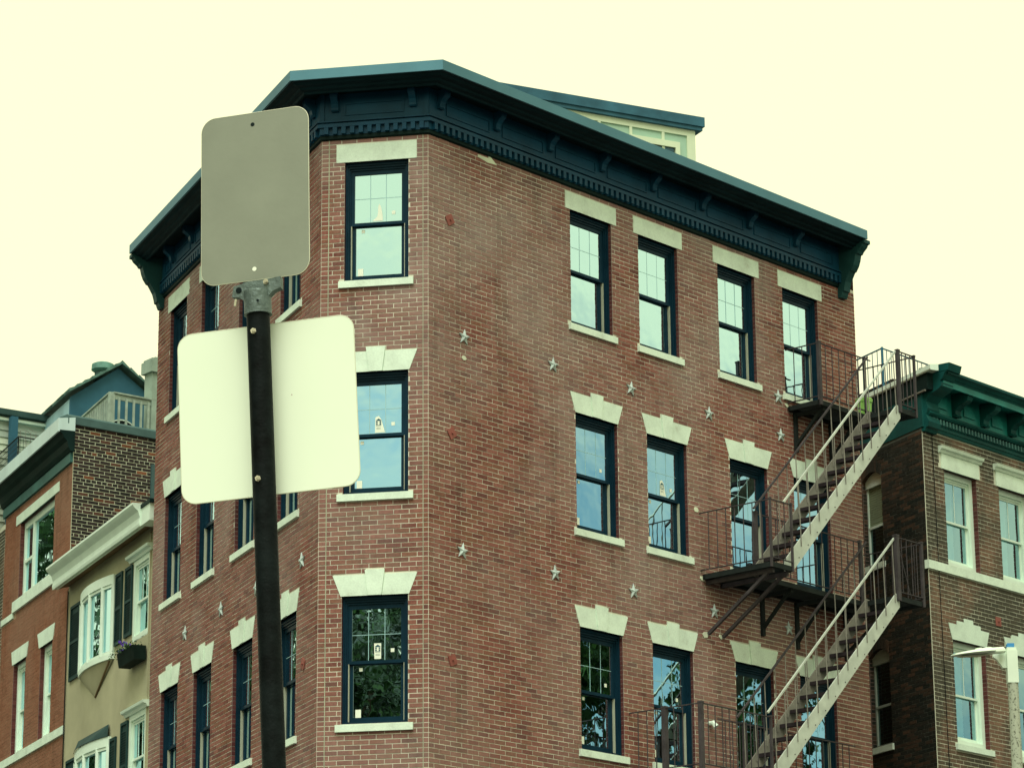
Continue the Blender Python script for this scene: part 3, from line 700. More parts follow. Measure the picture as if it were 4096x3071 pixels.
mb = MB(); mb.add([Vector((q.x, q.y, 15.52)) for q in (GC, g_e, g_er, g_rear)], [(0, 1, 2, 3)]); obj('roof', mb, 'roof_membrane', gb, fix=False)
# dark brick chimney on its roof near the alley
mb = MB(); mb.box(FA, 1.56, 2.6, -1.1, -.5, 15.3, 16.30); mb.box(FA, 1.53, 2.63, -1.13, -.47, 16.22, 16.26); obj('chimney', mb, 'brick_alley', gb)
# roof deck railing on the green-cornice building
rd = thing('roof_railing', 'thin dark metal railing round the roof deck above the green cornice', 'railing', FR(12.6, -1.4, 15.5))
c0, c1, c2 = FR(12.49, -1.30, 0), FR(15.6, -1.30, 0), FR(12.95, -2.55, 0)
Z = lambda p, z: Vector((p.x, p.y, z))
for a, b, k in ((c0, c1, 24), (c0, c2, 9)):
    mb = MB(); mb.tube(Z(a, 16.80), Z(b, 16.80), .014, k=6); obj('top_rail', mb, 'slate_blue', rd)
    mb = MB(); mb.tube(Z(a, 15.85), Z(b, 15.85), .012, k=6); obj('bottom_rail', mb, 'slate_blue', rd)
    for i in range(1, k):
        q = a.lerp(b, i/k); mb = MB(); mb.tube(Z(q, 15.85), Z(q, 16.80), .007, k=5); obj('baluster', mb, 'slate_blue', rd)
mb = MB(); mb.tube(Z(c0, 15.52), Z(c0, 16.82), .022, k=6); obj('post', mb, 'slate_blue', rd)

# ================================================================== STUCCO HOUSE
st = thing('stucco_house', 'narrow tan stucco house with white gutter, bow windows and dark green shutters', 'house', FS(3, -3, 0))
SZ = 13.52
wops = [(1.10, 2.0, 11.72, 13.05), (1.10, 2.05, 9.15, 10.5)]
wallsheet(st, FS, -.5, 5.88, 0, SZ, wops, 'stucco_tan', depth=.1, mats2='stucco_tan')
sb = Vector((0, 0, 0)); rb_ = fs_dir*7
mb = MB(); a_, b_ = FS(-.5, 0, 13.6), FS(5.88, 0, 13.6); mb.add([a_, b_, b_+rb_, a_+rb_], [(0, 1, 2, 3)]); obj('roof', mb, 'roof_membrane', st, fix=False)
mb = MB(); mb.section(FS, [(0, 13.44), (.26, 13.36), (.26, 13.38), (0, 13.46)], .3, 5.86); obj('soffit', mb, 'stucco_soffit', st)
mb = MB(); mb.section(FS, [(.20, 13.37), (.30, 13.355), (.31, 13.40), (.30, 13.50), (.33, 13.60), (.40, 13.66), (.43, 13.70), (.43, 13.735), (.20, 13.735)], .76, 5.86); obj('gutter', mb, 'trim_white', st)
mb = MB(); mb.box(FS, .3, .76, 0, .28, 13.36, 13.64); obj('gutter_return', mb, 'trim_white', st)
mb = MB(); mb.box(FS, .25, .74, 0, .30, 13.641, 13.70); obj('flashing', mb, 'green_black', st)
for i, (uc, w, zb, zt) in enumerate(((1.55, .90, 11.70, 13.05), (1.58, .92, 9.10, 10.5))):
    white_window(st, FS, uc, w, zb, zt, 'curtain_dim', inset=.0, munt=2, glass='glass_main')
    mb = MB(); mb.section(FS, [(0, zt), (.03, zt), (.05, zt+.04), (.10, zt+.06), (.11, zt+.10), (0, zt+.11)], uc-.60, uc+.62); obj('window_hood', mb, 'trim_white', st)
def shutter(F, u0, u1, z0, z1, parent):
    mb = MB(); o0, o1 = .003, .035; t = .035
    mb.box(F, u0, u0+t, o0, o1, z0, z1); mb.box(F, u1-t, u1, o0, o1, z0, z1)
    for zz in (z0, (z0+z1)/2-.02, z1-.05): mb.box(F, u0+t, u1-t, o0, o1, zz, zz+.05)
    mb.box(F, u0+t, u1-t, .003, .010, z0+.05, z1-.05)
    S_ = obj('shutter', mb, 'shutter_green', parent)
    lv = MB()
    k = int((z1-z0-.15)/.042)
    for i in range(k):
        zz = z0+.06+i*.042
        if abs(zz-((z0+z1)/2)) < .03: continue
        lv.section(F, [(o0, zz+.022), (o1-.008, zz), (o1-.008, zz+.008), (o0, zz+.03)], u0+t, u1-t)
    obj('louvre', lv, 'shutter_green', S_)
for a, b, c, d in ((5.06, 5.62, 11.70, 13.02), (2.58, 2.94, 11.82, 13.03), (2.02, 2.40, 11.85, 13.02), (5.06, 5.62, 9.0, 10.32), (2.70, 3.04, 9.0, 10.29), (2.05, 2.42, 9.0, 10.45)): shutter(FS, a, b, c, d, st)
def bow(F, ua, ub, z0, z1, parent, roof, corb):
    n_ = 3; P = lambda t: (ua+(ub-ua)*t, .14*math.sin(math.pi*min(1, max(0, t)))**.8 if 0 < t < 1 else 0.0)
    # sill, head
    W = None
    for nm, c, d, ex in (('bow_sill', z0-.03, z0+.06, .05), ('bow_head', z1-.10, z1+.06, .05)):
        mb = MB(); K = 16; ring_ = []
        for i in range(K+1):
            t = i/K; u, o = P(t); ring_.append((u, o+ex))
        pl = [(ub, 0), (ua, 0)] + [(u, o) for u, o in ring_]
        k = len(pl); mb.add([F(u, o, c) for u, o in pl]+[F(u, o, d) for u, o in pl], [tuple(range(k)), tuple(range(2*k-1, k-1, -1))]+[(i, (i+1) % k, (i+1) % k+k, i+k) for i in range(k)])
        q = obj(nm, mb, 'trim_white', parent if W is None else W)
        if W is None: W = q; q.name = 'bow_window'
    ts = [0, .12, .37, .63, .88, 1]
    pts = [P(t) for t in (0.02, .2, .5, .8, .98)]
    for i in range(len(pts)):
        u, o = pts[i]; mb = MB(); mb.tube(F(u, o+.015, z0+.05), F(u, o+.015, z1-.09), .045, k=6); obj('mullion', mb, 'trim_white', W)
    for i in range(len(pts)-1):
        (a, oa), (b, ob) = pts[i], pts[i+1]
        mb = MB(); mb.add([F(a, oa, z0+.05), F(b, ob, z0+.05), F(b, ob, z1-.09), F(a, oa, z1-.09)], [(0, 1, 2, 3)]); obj('glass_pane', mb, 'glass_main', W, fix=False)
        A0, B0 = F(a, oa+.012, 0), F(b, ob+.012, 0)
        for zz in (z0+.08, z1-.12): fr = MB(); fr.bar(Z(A0, zz), Z(B0, zz), .05, .06); obj('sash_rail', fr, 'trim_white', W)
    bk = MB(); bk.box(F, ua+.05, ub-.05, -.05, -.04, z0, z1); obj('dark_interior', bk, 'curtain_dim', W)
    if corb:
        mb = MB(); K = 10; apex = F((ua+ub)/2+.05, .01, z0-.50); vs = [F(*[(P(i/K)[0]), P(i/K)[1]+.02, z0-.03]) for i in range(K+1)]+[F(ua, .0, z0-.05), F(ub, .0, z0-.05), apex]
        mb.add(vs, [(i, i+1, K+3) for i in range(K)]); obj('corbel', mb, 'stucco_tan', W, fix=False)
        mb = MB(); mb.tube(F(ua+.12, .05, z0-.05), apex, .016, k=5); obj('corbel_strut', mb, 'stucco_soffit', W)
    if roof:
        mb = MB(); K = 10; vs = [F(P(i/K)[0], P(i/K)[1]+.07, z1+.06) for i in range(K+1)]+[F(ua+.1*(1 if ub > ua else -1), .02, z1+.28), F(ub-.1*(1 if ub > ua else -1), .02, z1+.28)]
        fs = [(i, i+1, K+1) for i in range(K//2)]+[(i, i+1, K+2) for i in range(K//2, K)]+[(K//2, K+2, K+1)]
        mb.add(vs, fs); obj('bow_roof', mb, 'shutter_green', W, fix=False)
bow(FS, 2.98, 4.94, 11.66, 13.0, st, False, True)
bow(FS, 3.02, 5.02, 9.0, 10.28, st, True, False)
mb = MB(); mb.tube(FS(5.84, .02, 9), FS(5.84, .02, 13.35), .012, k=5); obj('cable', mb, 'cable_black', st)
mb = MB(); mb.box(FS, 1.045, 1.085, 0, .02, 8, 13.36); obj('corner_trim', mb, 'stucco_tan', st)
# window box
wb = thing('window_box', 'black planter box with purple flowers under the stucco house upper window', 'window box', FS(1.5, .12, 11.4))
mb = MB(); mb.section(FS, [(.03, 11.27), (.22, 11.27), (.26, 11.50), (.03, 11.50)], 1.12, 1.98); obj('box', mb, 'planter_black', wb)
fl = MB(); lf = MB()
for i in range(260):
    u = rnd.uniform(1.2, 2.1); o = rnd.uniform(.05, .36); z = 11.48+abs(rnd.gauss(0, .05))-max(0, u-1.85)*.3
    a = Vector((rnd.gauss(0, 1), rnd.gauss(0, 1), rnd.gauss(0, 1))).normalized()*.022; b = a.orthogonal().normalized()*.014; c = FS(u, o, z)
    lf.add([c-a, c+b, c+a, c-b], [(0, 1, 2, 3)])
obj('foliage', lf, 'leaf', wb, fix=False)
for i in range(16):
    u, z = (rnd.gauss(1.72, .05), rnd.gauss(11.62, .03)) if i < 9 else (rnd.gauss(1.92, .04), rnd.gauss(11.54, .02))
    c = FS(u, rnd.uniform(.12, .3), z); mb = MB()
    for k in range(5):
        t = k*1.256+rnd.random(); d = Vector((math.cos(t), 0, math.sin(t)))*.028; e = Vector((-math.sin(t), .3, math.cos(t)))*.014
        mb.add([c, c+d*.6+e, c+d, c+d*.6-e], [(0, 1, 2, 3)])
    obj('flower', mb, 'petal_purple', wb, fix=False)

# ================================================================== RED HOUSE (left)
rh = thing('red_house', 'orange red brick house with a dark cornice, white windows and a roof deck', 'house', FS(8, -3, 0))
E0, E1 = 5.88, 10.42
rops = [(6.98, 9.32, 13.90, 15.36), (8.60, 9.46, 10.99, 12.70), (6.83, 7.62, 10.99, 12.68)]
rholes = [rect(*o) for o in rops] + [rect(6.68, 9.58, 15.36, 15.54), rect(6.67, 9.56, 13.69, 13.9), rect(5.8, 10.5, 10.84, 10.99), rect(9.4, 10.5, 13.60, 13.70), trap(8.52, 9.52, 12.70, 8.42, 9.60, 12.96), trap(6.78, 7.68, 12.68, 6.68, 7.82, 12.96)]
wallsheet(rh, FS, E0, E1, ZB, 15.9, rops, 'mortar_orange', mats2='mortar_reveal')
brickwall(rh, FS, E0+.004, E1, ZB+.4, 15.75, rholes, rops, 'brick_orange', 'brick_orange', 0, joint=.006, H=.058, proud=.0035)
mb = MB(); mb.box(FS, 6.68, 9.58, -.05, .02, 15.36, 15.54); obj('lintel', mb, 'limestone_white', rh)
mb = MB(); mb.box(FS, 6.67, 9.56, -.05, .05, 13.69, 13.895); obj('sill', mb, 'limestone_white', rh)
for a, b in ((9.57, 10.42), (5.9, 6.66)): mb = MB(); mb.box(FS, a, b, -.02, .03, 13.60, 13.71); obj('stone_belt', mb, 'limestone_white', rh)
mb = MB(); mb.box(FS, 5.86, 10.42, -.02, .04, 10.84, 10.985); obj('stone_belt', mb, 'limestone_white', rh)
for a, b, c, d, z0, z1 in ((8.52, 9.52, 8.42, 9.60, 12.70, 12.96), (6.78, 7.68, 6.68, 7.82, 12.68, 12.96)):
    mb = MB(); mb.prism(FS, [(a, z0), (b, z0), (d, z1), (c, z1)], -.05, .015); obj('lintel', mb, 'limestone_white', rh)
for a, b, zb, zt in rops[1:]: white_window(rh, FS, (a+b)/2, b-a, zb, zt, 'curtain_dim', inset=.08, munt=1, glass='glass_main')
fr = MB(); s = -.08
for a, b, c, d in ((6.98, 7.07, 13.9, 15.36), (9.23, 9.32, 13.9, 15.36), (8.62, 8.72, 13.9, 15.36)): fr.box(FS, a, b, s-.06, s, c, d)
fr.box(FS, 7.07, 9.23, s-.06, s-.002, 15.24, 15.36); fr.box(FS, 7.07, 9.23, s-.06, s-.002, 13.9, 14.02); fr.box(FS, 8.72, 9.23, s-.06, s-.001, 14.58, 14.64)
W = obj('window', fr, 'trim_white', rh)
for a, b in ((7.07, 8.62), (8.72, 9.23)):
    mb = MB(); mb.add([FS(a, s-.04, 14.02), FS(b, s-.04, 14.02), FS(b, s-.04, 15.24), FS(a, s-.04, 15.24)], [(0, 1, 2, 3)]); obj('glass_pane', mb, 'glass_main', W, fix=False)
mb = MB(); mb.box(FS, 7.0, 9.3, -.6, -.58, 13.9, 15.36); obj('dark_interior', mb, 'interior_dark', W)
# cornice of the red house
for nm, pf, mt in (('cornice_frieze', [(0, 15.70), (.05, 15.70), (.05, 15.88), (0, 15.88)], 'green_mid'),
                   ('cornice_soffit', [(0, 15.881), (.07, 15.881), (.11, 15.95), (.14, 16.06), (.20, 16.12), (.23, 16.19), (.28, 16.22), (.28, 16.25), (0, 16.25)], 'green_black'),
                   ('cornice_fascia', [(0, 16.251), (.275, 16.251), (.275, 16.22), (.31, 16.22), (.31, 16.46), (0, 16.50)], 'coping_light')):
    mb = MB(); mb.section(FS, pf, E0-.08 if nm != 'cornice_frieze' else E0, E1+.05); obj(nm, mb, mt, rh)
# party wall facing right, with header courses every 8th row
SW = 6.5
wallsheet(rh, FSide, 0, SW, ZB, 16.5, [], 'mortar_pale')
brickwall(rh, FSide, .01, 3.2, 12.9, 16.40, [], [], 'brick_dark', 'brick_dark_single', 300, L=.205, H=.050, joint=.0135, vj=.0135, headers=8, proud=.005)
mb = MB(); mb.section(FSide, [(-.25, 16.385), (.05, 16.385), (.05, 16.52), (.02, 16.555), (-.25, 16.56)], -.15, SW); obj('parapet_coping', mb, 'metal_coping', rh)
mb = MB(); mb.box(FSide, 1.60, 1.70, 0, .05, 14.9, 15.9); obj('flashing', mb, 'metal_coping', rh)
ra = Vector((RC.x, RC.y, 0)); rbk = ra+fs_dir*SW; rl = FS(E1, 0, 0); rlb = rl+fs_dir*SW
mb = MB()
for a, b, z1 in ((ra, rl, ZB), (rl, rlb, 16.1), (rlb, rbk, 16.1), (rbk, ra, ZB)): mb.add([Z(a, 0), Z(b, 0), Z(b, z1), Z(a, z1)], [(0, 1, 2, 3)])
obj('lower_wall', mb, 'brick_low', rh, fix=False)
mb = MB(); mb.add([Z(q, 16.15) for q in (ra, rl, rlb, rbk)], [(0, 1, 2, 3)]); obj('roof', mb, 'roof_membrane', rh, fix=False)
# roof deck railing (wood)
FK = Frame(RC, 52, -.5); 
dk = thing('deck_railing', 'weathered wooden deck railing behind the parapet of the red house', 'railing', FK(1.0, 0, 16.2))
FK2 = Frame(FK(1.04, 0, 0), -24)
for F, a, b, k in ((FK, 1.08, 3.2, 13), (FK2, .02, 2.4, 15)):
    mb = MB(); mb.box(F, a, b, -.02, .02, 17.16, 17.26); mb.box(F, a-.02, b, -.05, .05, 17.262, 17.29); obj('top_rail', mb, 'deck_wood', dk)
    mb = MB(); mb.box(F, a, b, -.02, .02, 16.62, 16.71); obj('bottom_rail', mb, 'deck_wood', dk)
    for i in range(k):
        u = a+.10+i*(b-a-.1)/k; mb = MB(); mb.box(F, u-.018, u+.018, -.018+.04, .018+.035, 16.66, 17.2); obj('baluster', mb, 'deck_wood', dk)
mb = MB(); mb.box(FK, 1.0, 1.09, -.06, .04, 16.2, 17.26); obj('post', mb, 'deck_wood', dk)
# chimney with a rendered shaft
FH = Frame(RC, 52, -.45)
mb = MB(); mb.box(FH, 1.86, 2.5, -.27, 0, 16.15, 17.84)
ch = obj('chimney', mb, 'chimney_render', rh)
mb = MB()
for (p, z0, z1) in ((.05, 17.80, 18.02), (.02, 18.02, 18.07)): mb.box(FH, 1.86-p, 2.5+p, -.27-p, p, z0, z1)
mb.box(FH, 1.95, 2.4, -.22, -.06, 18.07, 18.12); obj('chimney_cap', mb, 'chimney_render', ch)
# gabled stair house on the roof
FP = Frame(RC, 52, -3.0)
gz = [(1.62, 16.1), (1.62, 17.88), (2.64, 18.62), (3.9, 17.85), (3.9, 16.1)]
mb = MB(); mb.prism(FP, gz, -.06, 0); ph = obj('stair_house', mb, 'slate_blue', rh)
ext = Vector((math.sin(R(-24)), math.cos(R(-24)), 0))*3.2
v0, v1 = FP(1.62, 0, 0), FP(1.62, 0, 0)+ext
mb = MB(); mb.add([Z(v0, 16.1), Z(v1, 16.1), Z(v1, 17.86), Z(v0, 17.86)], [(0, 1, 2, 3)]); obj('side_wall', mb, 'slate_lit', ph, fix=False)
mb = MB()
ap, el, er = FP(2.64, .14, 18.68), FP(1.50, .14, 17.93), FP(4.0, .14, 17.90)
for a, b in ((el, ap), (ap, er)):
    K = 7
    for i in range(K):     # stepped shingle rows seen on the rake
        p, q = a.lerp(b, i/K), a.lerp(b, (i+1)/K); th = Vector((0, 0, .05)); e2 = ext*1.05
        dz = Vector((0, 0, .018))
        mb.add([p, q, q+th-dz, p+th+dz, p+e2, q+e2, q+e2+th-dz, p+e2+th+dz], [(0, 1, 2, 3), (4, 7, 6, 5), (3, 2, 6, 7), (0, 4, 5, 1), (0, 3, 7, 4), (1, 5, 6, 2)])
obj('shingle_roof', mb, 'shingle', ph)
# eave of the left slope running back, with ragged shingles
mb = MB(); e0 = FP(1.50, .14, 17.93)
for i in range(8):
    p, q = e0+ext*(i/8), e0+ext*((i+1)/8); mb.add([p, q, q+FP.d*.2+Vector((0, 0, .13)), p+FP.d*.2+Vector((0, 0, .13)), p-FP.d*(.03 if i % 2 else .0)+Vector((0, 0, .04)), q-FP.d*(.03 if i % 2 else 0)+Vector((0, 0, .04))], [(0, 1, 5, 4), (4, 5, 2, 3)])
obj('eave_shingle', mb, 'shingle', ph, fix=False)
vp = FP(2.42, -.22, 0)
mb = MB(); mb.tube(Z(vp, 17.6), Z(vp, 18.60), .155, k=20); vt = obj('roof_vent', mb, 'vent_dark', ph, smooth=False)
mb = MB(); mb.tube(Z(vp, 18.55), Z(vp, 18.59), .16, .22, k=24); mb.tube(Z(vp, 18.59), Z(vp, 18.70), .22, .212, k=24); mb.tube(Z(vp, 18.70), Z(vp, 18.73), .212, .15, k=24); obj('vent_cap', mb, 'vent_green', vt)
# grill hood seen through the railing
gr = thing('kettle_grill', 'dark round-topped barbecue grill standing behind the wooden deck railing', 'grill', FK(1.5, -.6, 16.2))
FQ = Frame(RC, 52, -1.1)
mb = MB(); K = 10; pl = [(1.36+.28*(1-math.cos(math.pi*i/K)), 16.78+.20*math.sin(math.pi*i/K)) for i in range(K+1)]
mb.prism(FQ, pl+[(1.92, 16.6), (1.36, 16.6)], -.35, 0); obj('lid', mb, 'wire_black', gr)
mb = MB(); mb.prism(FQ, [(u, z+.0) for u, z in pl]+[(u, z+.022) for u, z in reversed(pl)], -.02, .01); obj('lid_rim', mb, 'trim_white', gr)
for u in (1.42, 1.86): mb = MB(); mb.box(FQ, u-.02, u+.02, -.3, -.02, 16.15, 16.6); obj('leg', mb, 'wire_black', gr)
# siding house further left, seen over the cornice
sh = thing('siding_house', 'cream clapboard house top at the far left behind the red house roof', 'house', FP(-1, -3, 0))
FSd = Frame((-9.4957, 57.8317), 55)
mb = MB(); mb.box(FSd, -.72, .79, -.3, 0, 10, 17.86); obj('wall', mb, 'siding_cream', sh)
for i in range(15):
    z = 17.70-.14*i; mb = MB(); mb.section(FSd, [(.001, z-.14), (.035, z-.138), (.010, z)], -.72, .79); obj('clapboard', mb, 'siding_grey' if i < 2 else 'siding_cream', sh)
mb = MB(); mb.section(FSd, [(-.3, 17.84), (.16, 17.84), (.20, 17.94), (-.3, 17.98)], -.74, .84); obj('roof_edge', mb, 'metal_coping', sh)
mb = MB(); mb.section(FSd, [(0, 17.74), (.10, 17.74), (.10, 17.79), (0, 17.79)], -.72, .82); obj('gutter', mb, 'trim_white', sh)
mb = MB(); mb.box(FSd, -.36, -.22, .12, .24, 15.4, 17.8); obj('downpipe', mb, 'slate_blue', sh)
# wire fence round the roof edge
wf = thing('wire_fence', 'black welded wire fence standing on the red house roof behind its cornice', 'fence', FS(9.2, -.5, 16.2))
fwc = Frame(FS(9.5, -.35, 0), 52)(-.45, 0, 0); FW1 = Frame(fwc, -24, 0); FW2 = Frame(fwc, 52, 0)
for F, a, b in ((FW1, 0, 2.0), (FW2, 0, .36)):
    mb = MB(); mb.tube(F(a, 0, 17.05), F(b, 0, 17.05), .014, k=5); mb.tube(F(a, 0, 17.03), F(a, 0, 16.3), .014, k=5); mb.tube(F(b, 0, 17.03), F(b, 0, 16.3), .014, k=5); obj('fence_frame', mb, 'wire_black', wf)
    mb = MB(); k = int((b-a)/.07)
    for i in range(k): mb.bar(F(a+(b-a)*(i+.5)/k, 0, 16.32), F(a+(b-a)*(i+.5)/k, 0, 17.03), .006)
    for j in range(7): mb.bar(F(a, 0, 16.36+j*.10), F(b, 0, 16.36+j*.10), .006)
    obj('wire_mesh', mb, 'wire_black', wf, kind='stuff')
tr = thing('wire_trellis', 'thin scrolled wire trellis in front of the cream clapboards', 'trellis', FP(1, -.8, 16.2))
FT = Frame(FS(9.5, -.35, 0), 52, -.15)
mb = MB(); K = 24
for s_ in (0, .10):
    pts = [FT(-.34+.58*i/K, 0, 17.20+s_*.8+.04*math.sin(i*math.pi*2/K*1.25+.3)) for i in range(K+1)]
    for i in range(K): mb.bar(pts[i], pts[i+1], .007)
obj('scroll', mb, 'iron_tan', tr)
for i in range(6): mb = MB(); mb.bar(FT(-.33+i*.11, 0, 16.4), FT(-.33+i*.11, 0, 17.22), .008); obj('upright', mb, 'iron_tan', tr)
for i in range(4): mb = MB(); mb.bar(FT(-.36, 0, 16.72+i*.13), FT(.26, 0, 16.72+i*.13), .006); obj('crosswire', mb, 'iron_tan', tr)

# dark brick building at the extreme left
dk2 = thing('dark_house', 'dark brown brick house cut off by the left edge below the red house cornice', 'house', FS(12, -3, 0))
F2 = Frame(FS(10.43, .0, 0), -24)
wallsheet(dk2, F2, 0, 5, 0, 15.6, [], 'mortar_grey'); brickwall(dk2, F2, .01, 4.0, 7, 15.55, [], [], 'brick_brown', 'brick_brown', 0)

# ================================================================== FIRE ESCAPE on the right face
fe = thing('fire_escape', 'rusty brown iron fire escape with three landings and two stair flights on the brick facade', 'fire escape', FR(7.5, .6, 8.4))
def cyl(a, b, r_, name, mat, parent, k=6): mb = MB(); mb.tube(a, b, r_, k=k); return obj(name, mb, mat, parent)
def railing(parent, F, pts, z0, z1, n=None, mat='iron_brown', gap=.155, r_=.008, rail=.016):
    """pts: list of (u,o); balusters between"""
    for (ua, oa), (ub, ob) in zip(pts[:-1], pts[1:]):
        mb = MB(); mb.bar(F(ua, oa, z1), F(ub, ob, z1), .022, .014); obj('top_rail', mb, mat, parent)
        mb = MB(); mb.bar(F(ua, oa, z0+.06), F(ub, ob, z0+.06), .03, .012); obj('bottom_rail', mb, mat, parent)
        L_ = math.hypot(ub-ua, ob-oa); k = max(1, round(L_/gap))
        for i in range(1, k):
            u, o = ua+(ub-ua)*i/k, oa+(ob-oa)*i/k; cyl(F(u, o, z0+.06), F(u, o, z1), r_, 'baluster', mat, parent, 5)
def post(parent, F, u, o, z0, z1, mat='iron_brown', w=.045):
    mb = MB(); mb.box(F, u-w/2, u+w/2, o-w/2, o+w/2, z0, z1); mb.box(F, u-w/2-.004, u+w/2+.004, o-w/2-.004, o+w/2+.004, z1, z1+.025); obj('post', mb, mat, parent)
def deck(parent, F, u0, u1, o0, o1, z, slats=True):
    mb = MB()
    for a, b, c, d in ((u0, u1, o0, o0+.04), (u0, u1, o1-.04, o1), (u0, u0+.04, o0, o1), (u1-.04, u1, o0, o1)): mb.box(F, a, b, c, d, z-.075, z)
    D_ = obj('deck_frame', mb, 'iron_dark', parent)
    k = int((o1-o0-.08)/.045)
    for i in range(k):
        o = o0+.055+i*.045; mb2 = MB(); mb2.box(F, u0+.04, u1-.04, o-.013, o+.013, z-.03, z-.008); obj('deck_slat', mb2, 'iron_dark', parent)
def balc(name_label):
    o = bpy.data.objects.new('landing', None); COL.objects.link(o); attach(o, fe); o['_wm'] = [c for row in Matrix.Identity(4) for c in row]; o['label'] = name_label; return o
Z3, Z2, Z1 = 14.60, 11.59, 8.42; OM, OE = .62, 1.24
# top landing
b3 = balc('top landing')
deck(b3, FR, 8.02, 9.26, .02, OM, Z3); deck(b3, FR, 9.24, 9.72, .02, OE, Z3+.002)
railing(b3, FR, [(8.02, .0), (8.05, OM)], Z3, 15.51, gap=.16); railing(b3, FR, [(8.05, OM), (9.24, OM)], Z3, 15.51, gap=.17)
railing(b3, FR, [(9.26, OE), (9.70, OE)], Z3, 15.51, gap=.11); railing(b3, FR, [(9.70, OE), (9.70, .0)], Z3, 15.51, gap=.16)
railing(b3, FR, [(9.24, OM), (9.40, OM)], Z3, 15.51, gap=.12)
for u, o, w in ((8.05, OM, .055), (9.24, OM, .035), (9.26, OE, .055), (9.70, OE, .035)): post(b3, FR, u, o, Z3-.08, 15.51, w=w)
# middle landing
b2 = balc('middle landing')
deck(b2, FR, 5.80, 6.32, .02, OE+.05, Z2); deck(b2, FR, 6.30, 9.0, .02, OM, Z2-.002); deck(b2, FR, 8.98, 9.66, .02, OE, Z2)
railing(b2, FR, [(5.78, .0), (5.80, OE+.05), (6.30, OE+.05)], Z2, 12.51, gap=.155); railing(b2, FR, [(6.32, OM), (8.92, OM)], Z2, 12.50, gap=.165)
railing(b2, FR, [(9.0, OE), (9.66, OE)], Z2, 12.50, gap=.13); railing(b2, FR, [(9.66, OE), (9.66, .0)], Z2, 12.50, gap=.14)
for u, o, w in ((5.80, OE+.05, .03), (6.30, OE+.05, .03), (6.32, OM, .05), (8.92, OM, .045), (9.0, OE, .07), (9.66, OE, .045)): post(b2, FR, u, o, Z2-.08, 12.51, w=w)
mb = MB(); mb.bar(FR(9.02, OE, 12.45), FR(9.34, OE, Z2), .012, .012); obj('brace', mb, 'iron_brown', b2)
# lower landing
b1 = balc('lower landing')
deck(b1, FR, 4.12, 5.72, .02, OE, Z1); deck(b1, FR, 5.70, 8.6, .02, OM, Z1-.002)
railing(b1, FR, [(4.08, .0), (4.14, OE), (5.72, OE)], Z1, 9.32, gap=.16); railing(b1, FR, [(5.3, OM), (8.6, OM)], Z1, 9.32, gap=.165)
for u, o, w in ((4.14, OE, .06), (5.72, OE, .035), (4.11, OM, .07), (5.9, OM, .05)): post(b1, FR, u, o, Z1-.08, 9.32, w=w)
# flights
def flight(label, u0, z0, u1, z1, oi, oo, n, rail_h=.93):
    f = balc(label); f.name = 'stair_flight'
    a = Vector((u1-u0, z1-z0)).normalized()
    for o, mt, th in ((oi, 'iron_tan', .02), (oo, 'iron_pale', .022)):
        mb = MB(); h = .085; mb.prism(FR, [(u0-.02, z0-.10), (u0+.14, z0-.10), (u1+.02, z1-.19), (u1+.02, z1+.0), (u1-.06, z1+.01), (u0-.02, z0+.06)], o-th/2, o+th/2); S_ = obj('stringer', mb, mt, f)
    for i in range(1, n):
        t = i/n; u, z = u0+(u1-u0)*t, z0+(z1-z0)*t
        mb = MB(); mb.box(FR, u-.04, u+.15, oi+.012, oo-.013, z-.05, z-.03); mb.box(FR, u-.045, u-.035, oi+.012, oo-.013, z-.075, z-.02); obj('tread', mb, 'iron_tread', f)
        bm_ = MB(); bm_.tube(FR(u+.08, oo+.011, z-.08), FR(u+.08, oo+.020, z-.08), .008, k=6); obj('bolt', bm_, 'iron_brown', f)
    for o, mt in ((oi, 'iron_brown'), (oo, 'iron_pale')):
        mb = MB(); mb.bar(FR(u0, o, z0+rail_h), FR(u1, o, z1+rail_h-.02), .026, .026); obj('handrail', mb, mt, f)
        for i in range(n):
            t = (i+.6)/n; u, z = u0+(u1-u0)*t, z0+(z1-z0)*t
            cyl(FR(u, o+.02, z-.04), FR(u, o, z+rail_h), .0085, 'baluster', 'iron_tan', f, 5)
    return f
flight('upper stair flight', 6.22, Z2+.03, 9.26, Z3+.02, OM+.05, OE-.02, 13)
flight('lower stair flight', 5.68, Z1+.03, 9.02, Z2+.02, OM+.05, OE-.02, 13)
# wall brackets
def wbr(u, z_top, z_bot, depth, vertical=True):
    mb = MB(); mb.bar(FR(u, .02, z_bot), FR(u, depth, z_top-.06), .045, .045)
    if vertical: mb.box(FR, u-.035, u+.035, .008, .05, z_bot-.1, z_top-.08)
    mb.bar(FR(u, .02, z_top-.11), FR(u, depth, z_top-.11), .05, .06); obj('wall_bracket', mb, 'iron_dark' if vertical else 'iron_brown', fe)
wbr(8.19, Z3, 14.0, .58); wbr(9.1, Z3, 13.95, .58)
wbr(5.90, Z2, 10.72, OE, False); wbr(6.24, Z2, 10.72, OE, False); wbr(7.20, Z2, 10.98, .58); wbr(8.05, Z2, 10.9, .58); wbr(9.3, Z2, 10.9, .9)
wbr(7.3, Z1, 7.5, .58)
bk = thing('plastic_bucket', 'lime green plastic bucket standing on the top landing of the fire escape', 'bucket', FR(9.33, .72, Z3))
c = FR(9.36, .50, 0)
mb = MB(); mb.tube(Z(c, Z3+.001), Z(c, Z3+.27), .105, .125, k=24, cap=True); obj('pail', mb, 'bucket_green', bk)
mb = MB(); mb.tube(Z(c, Z3+.27), Z(c, Z3+.285), .138, k=24); mb.tube(Z(c, Z3+.285), Z(c, Z3+.30), .132, .125, k=24); mb.tube(Z(c, Z3+.235), Z(c, Z3+.27), .134, .136, k=24); obj('lid', mb, 'bucket_green', bk)

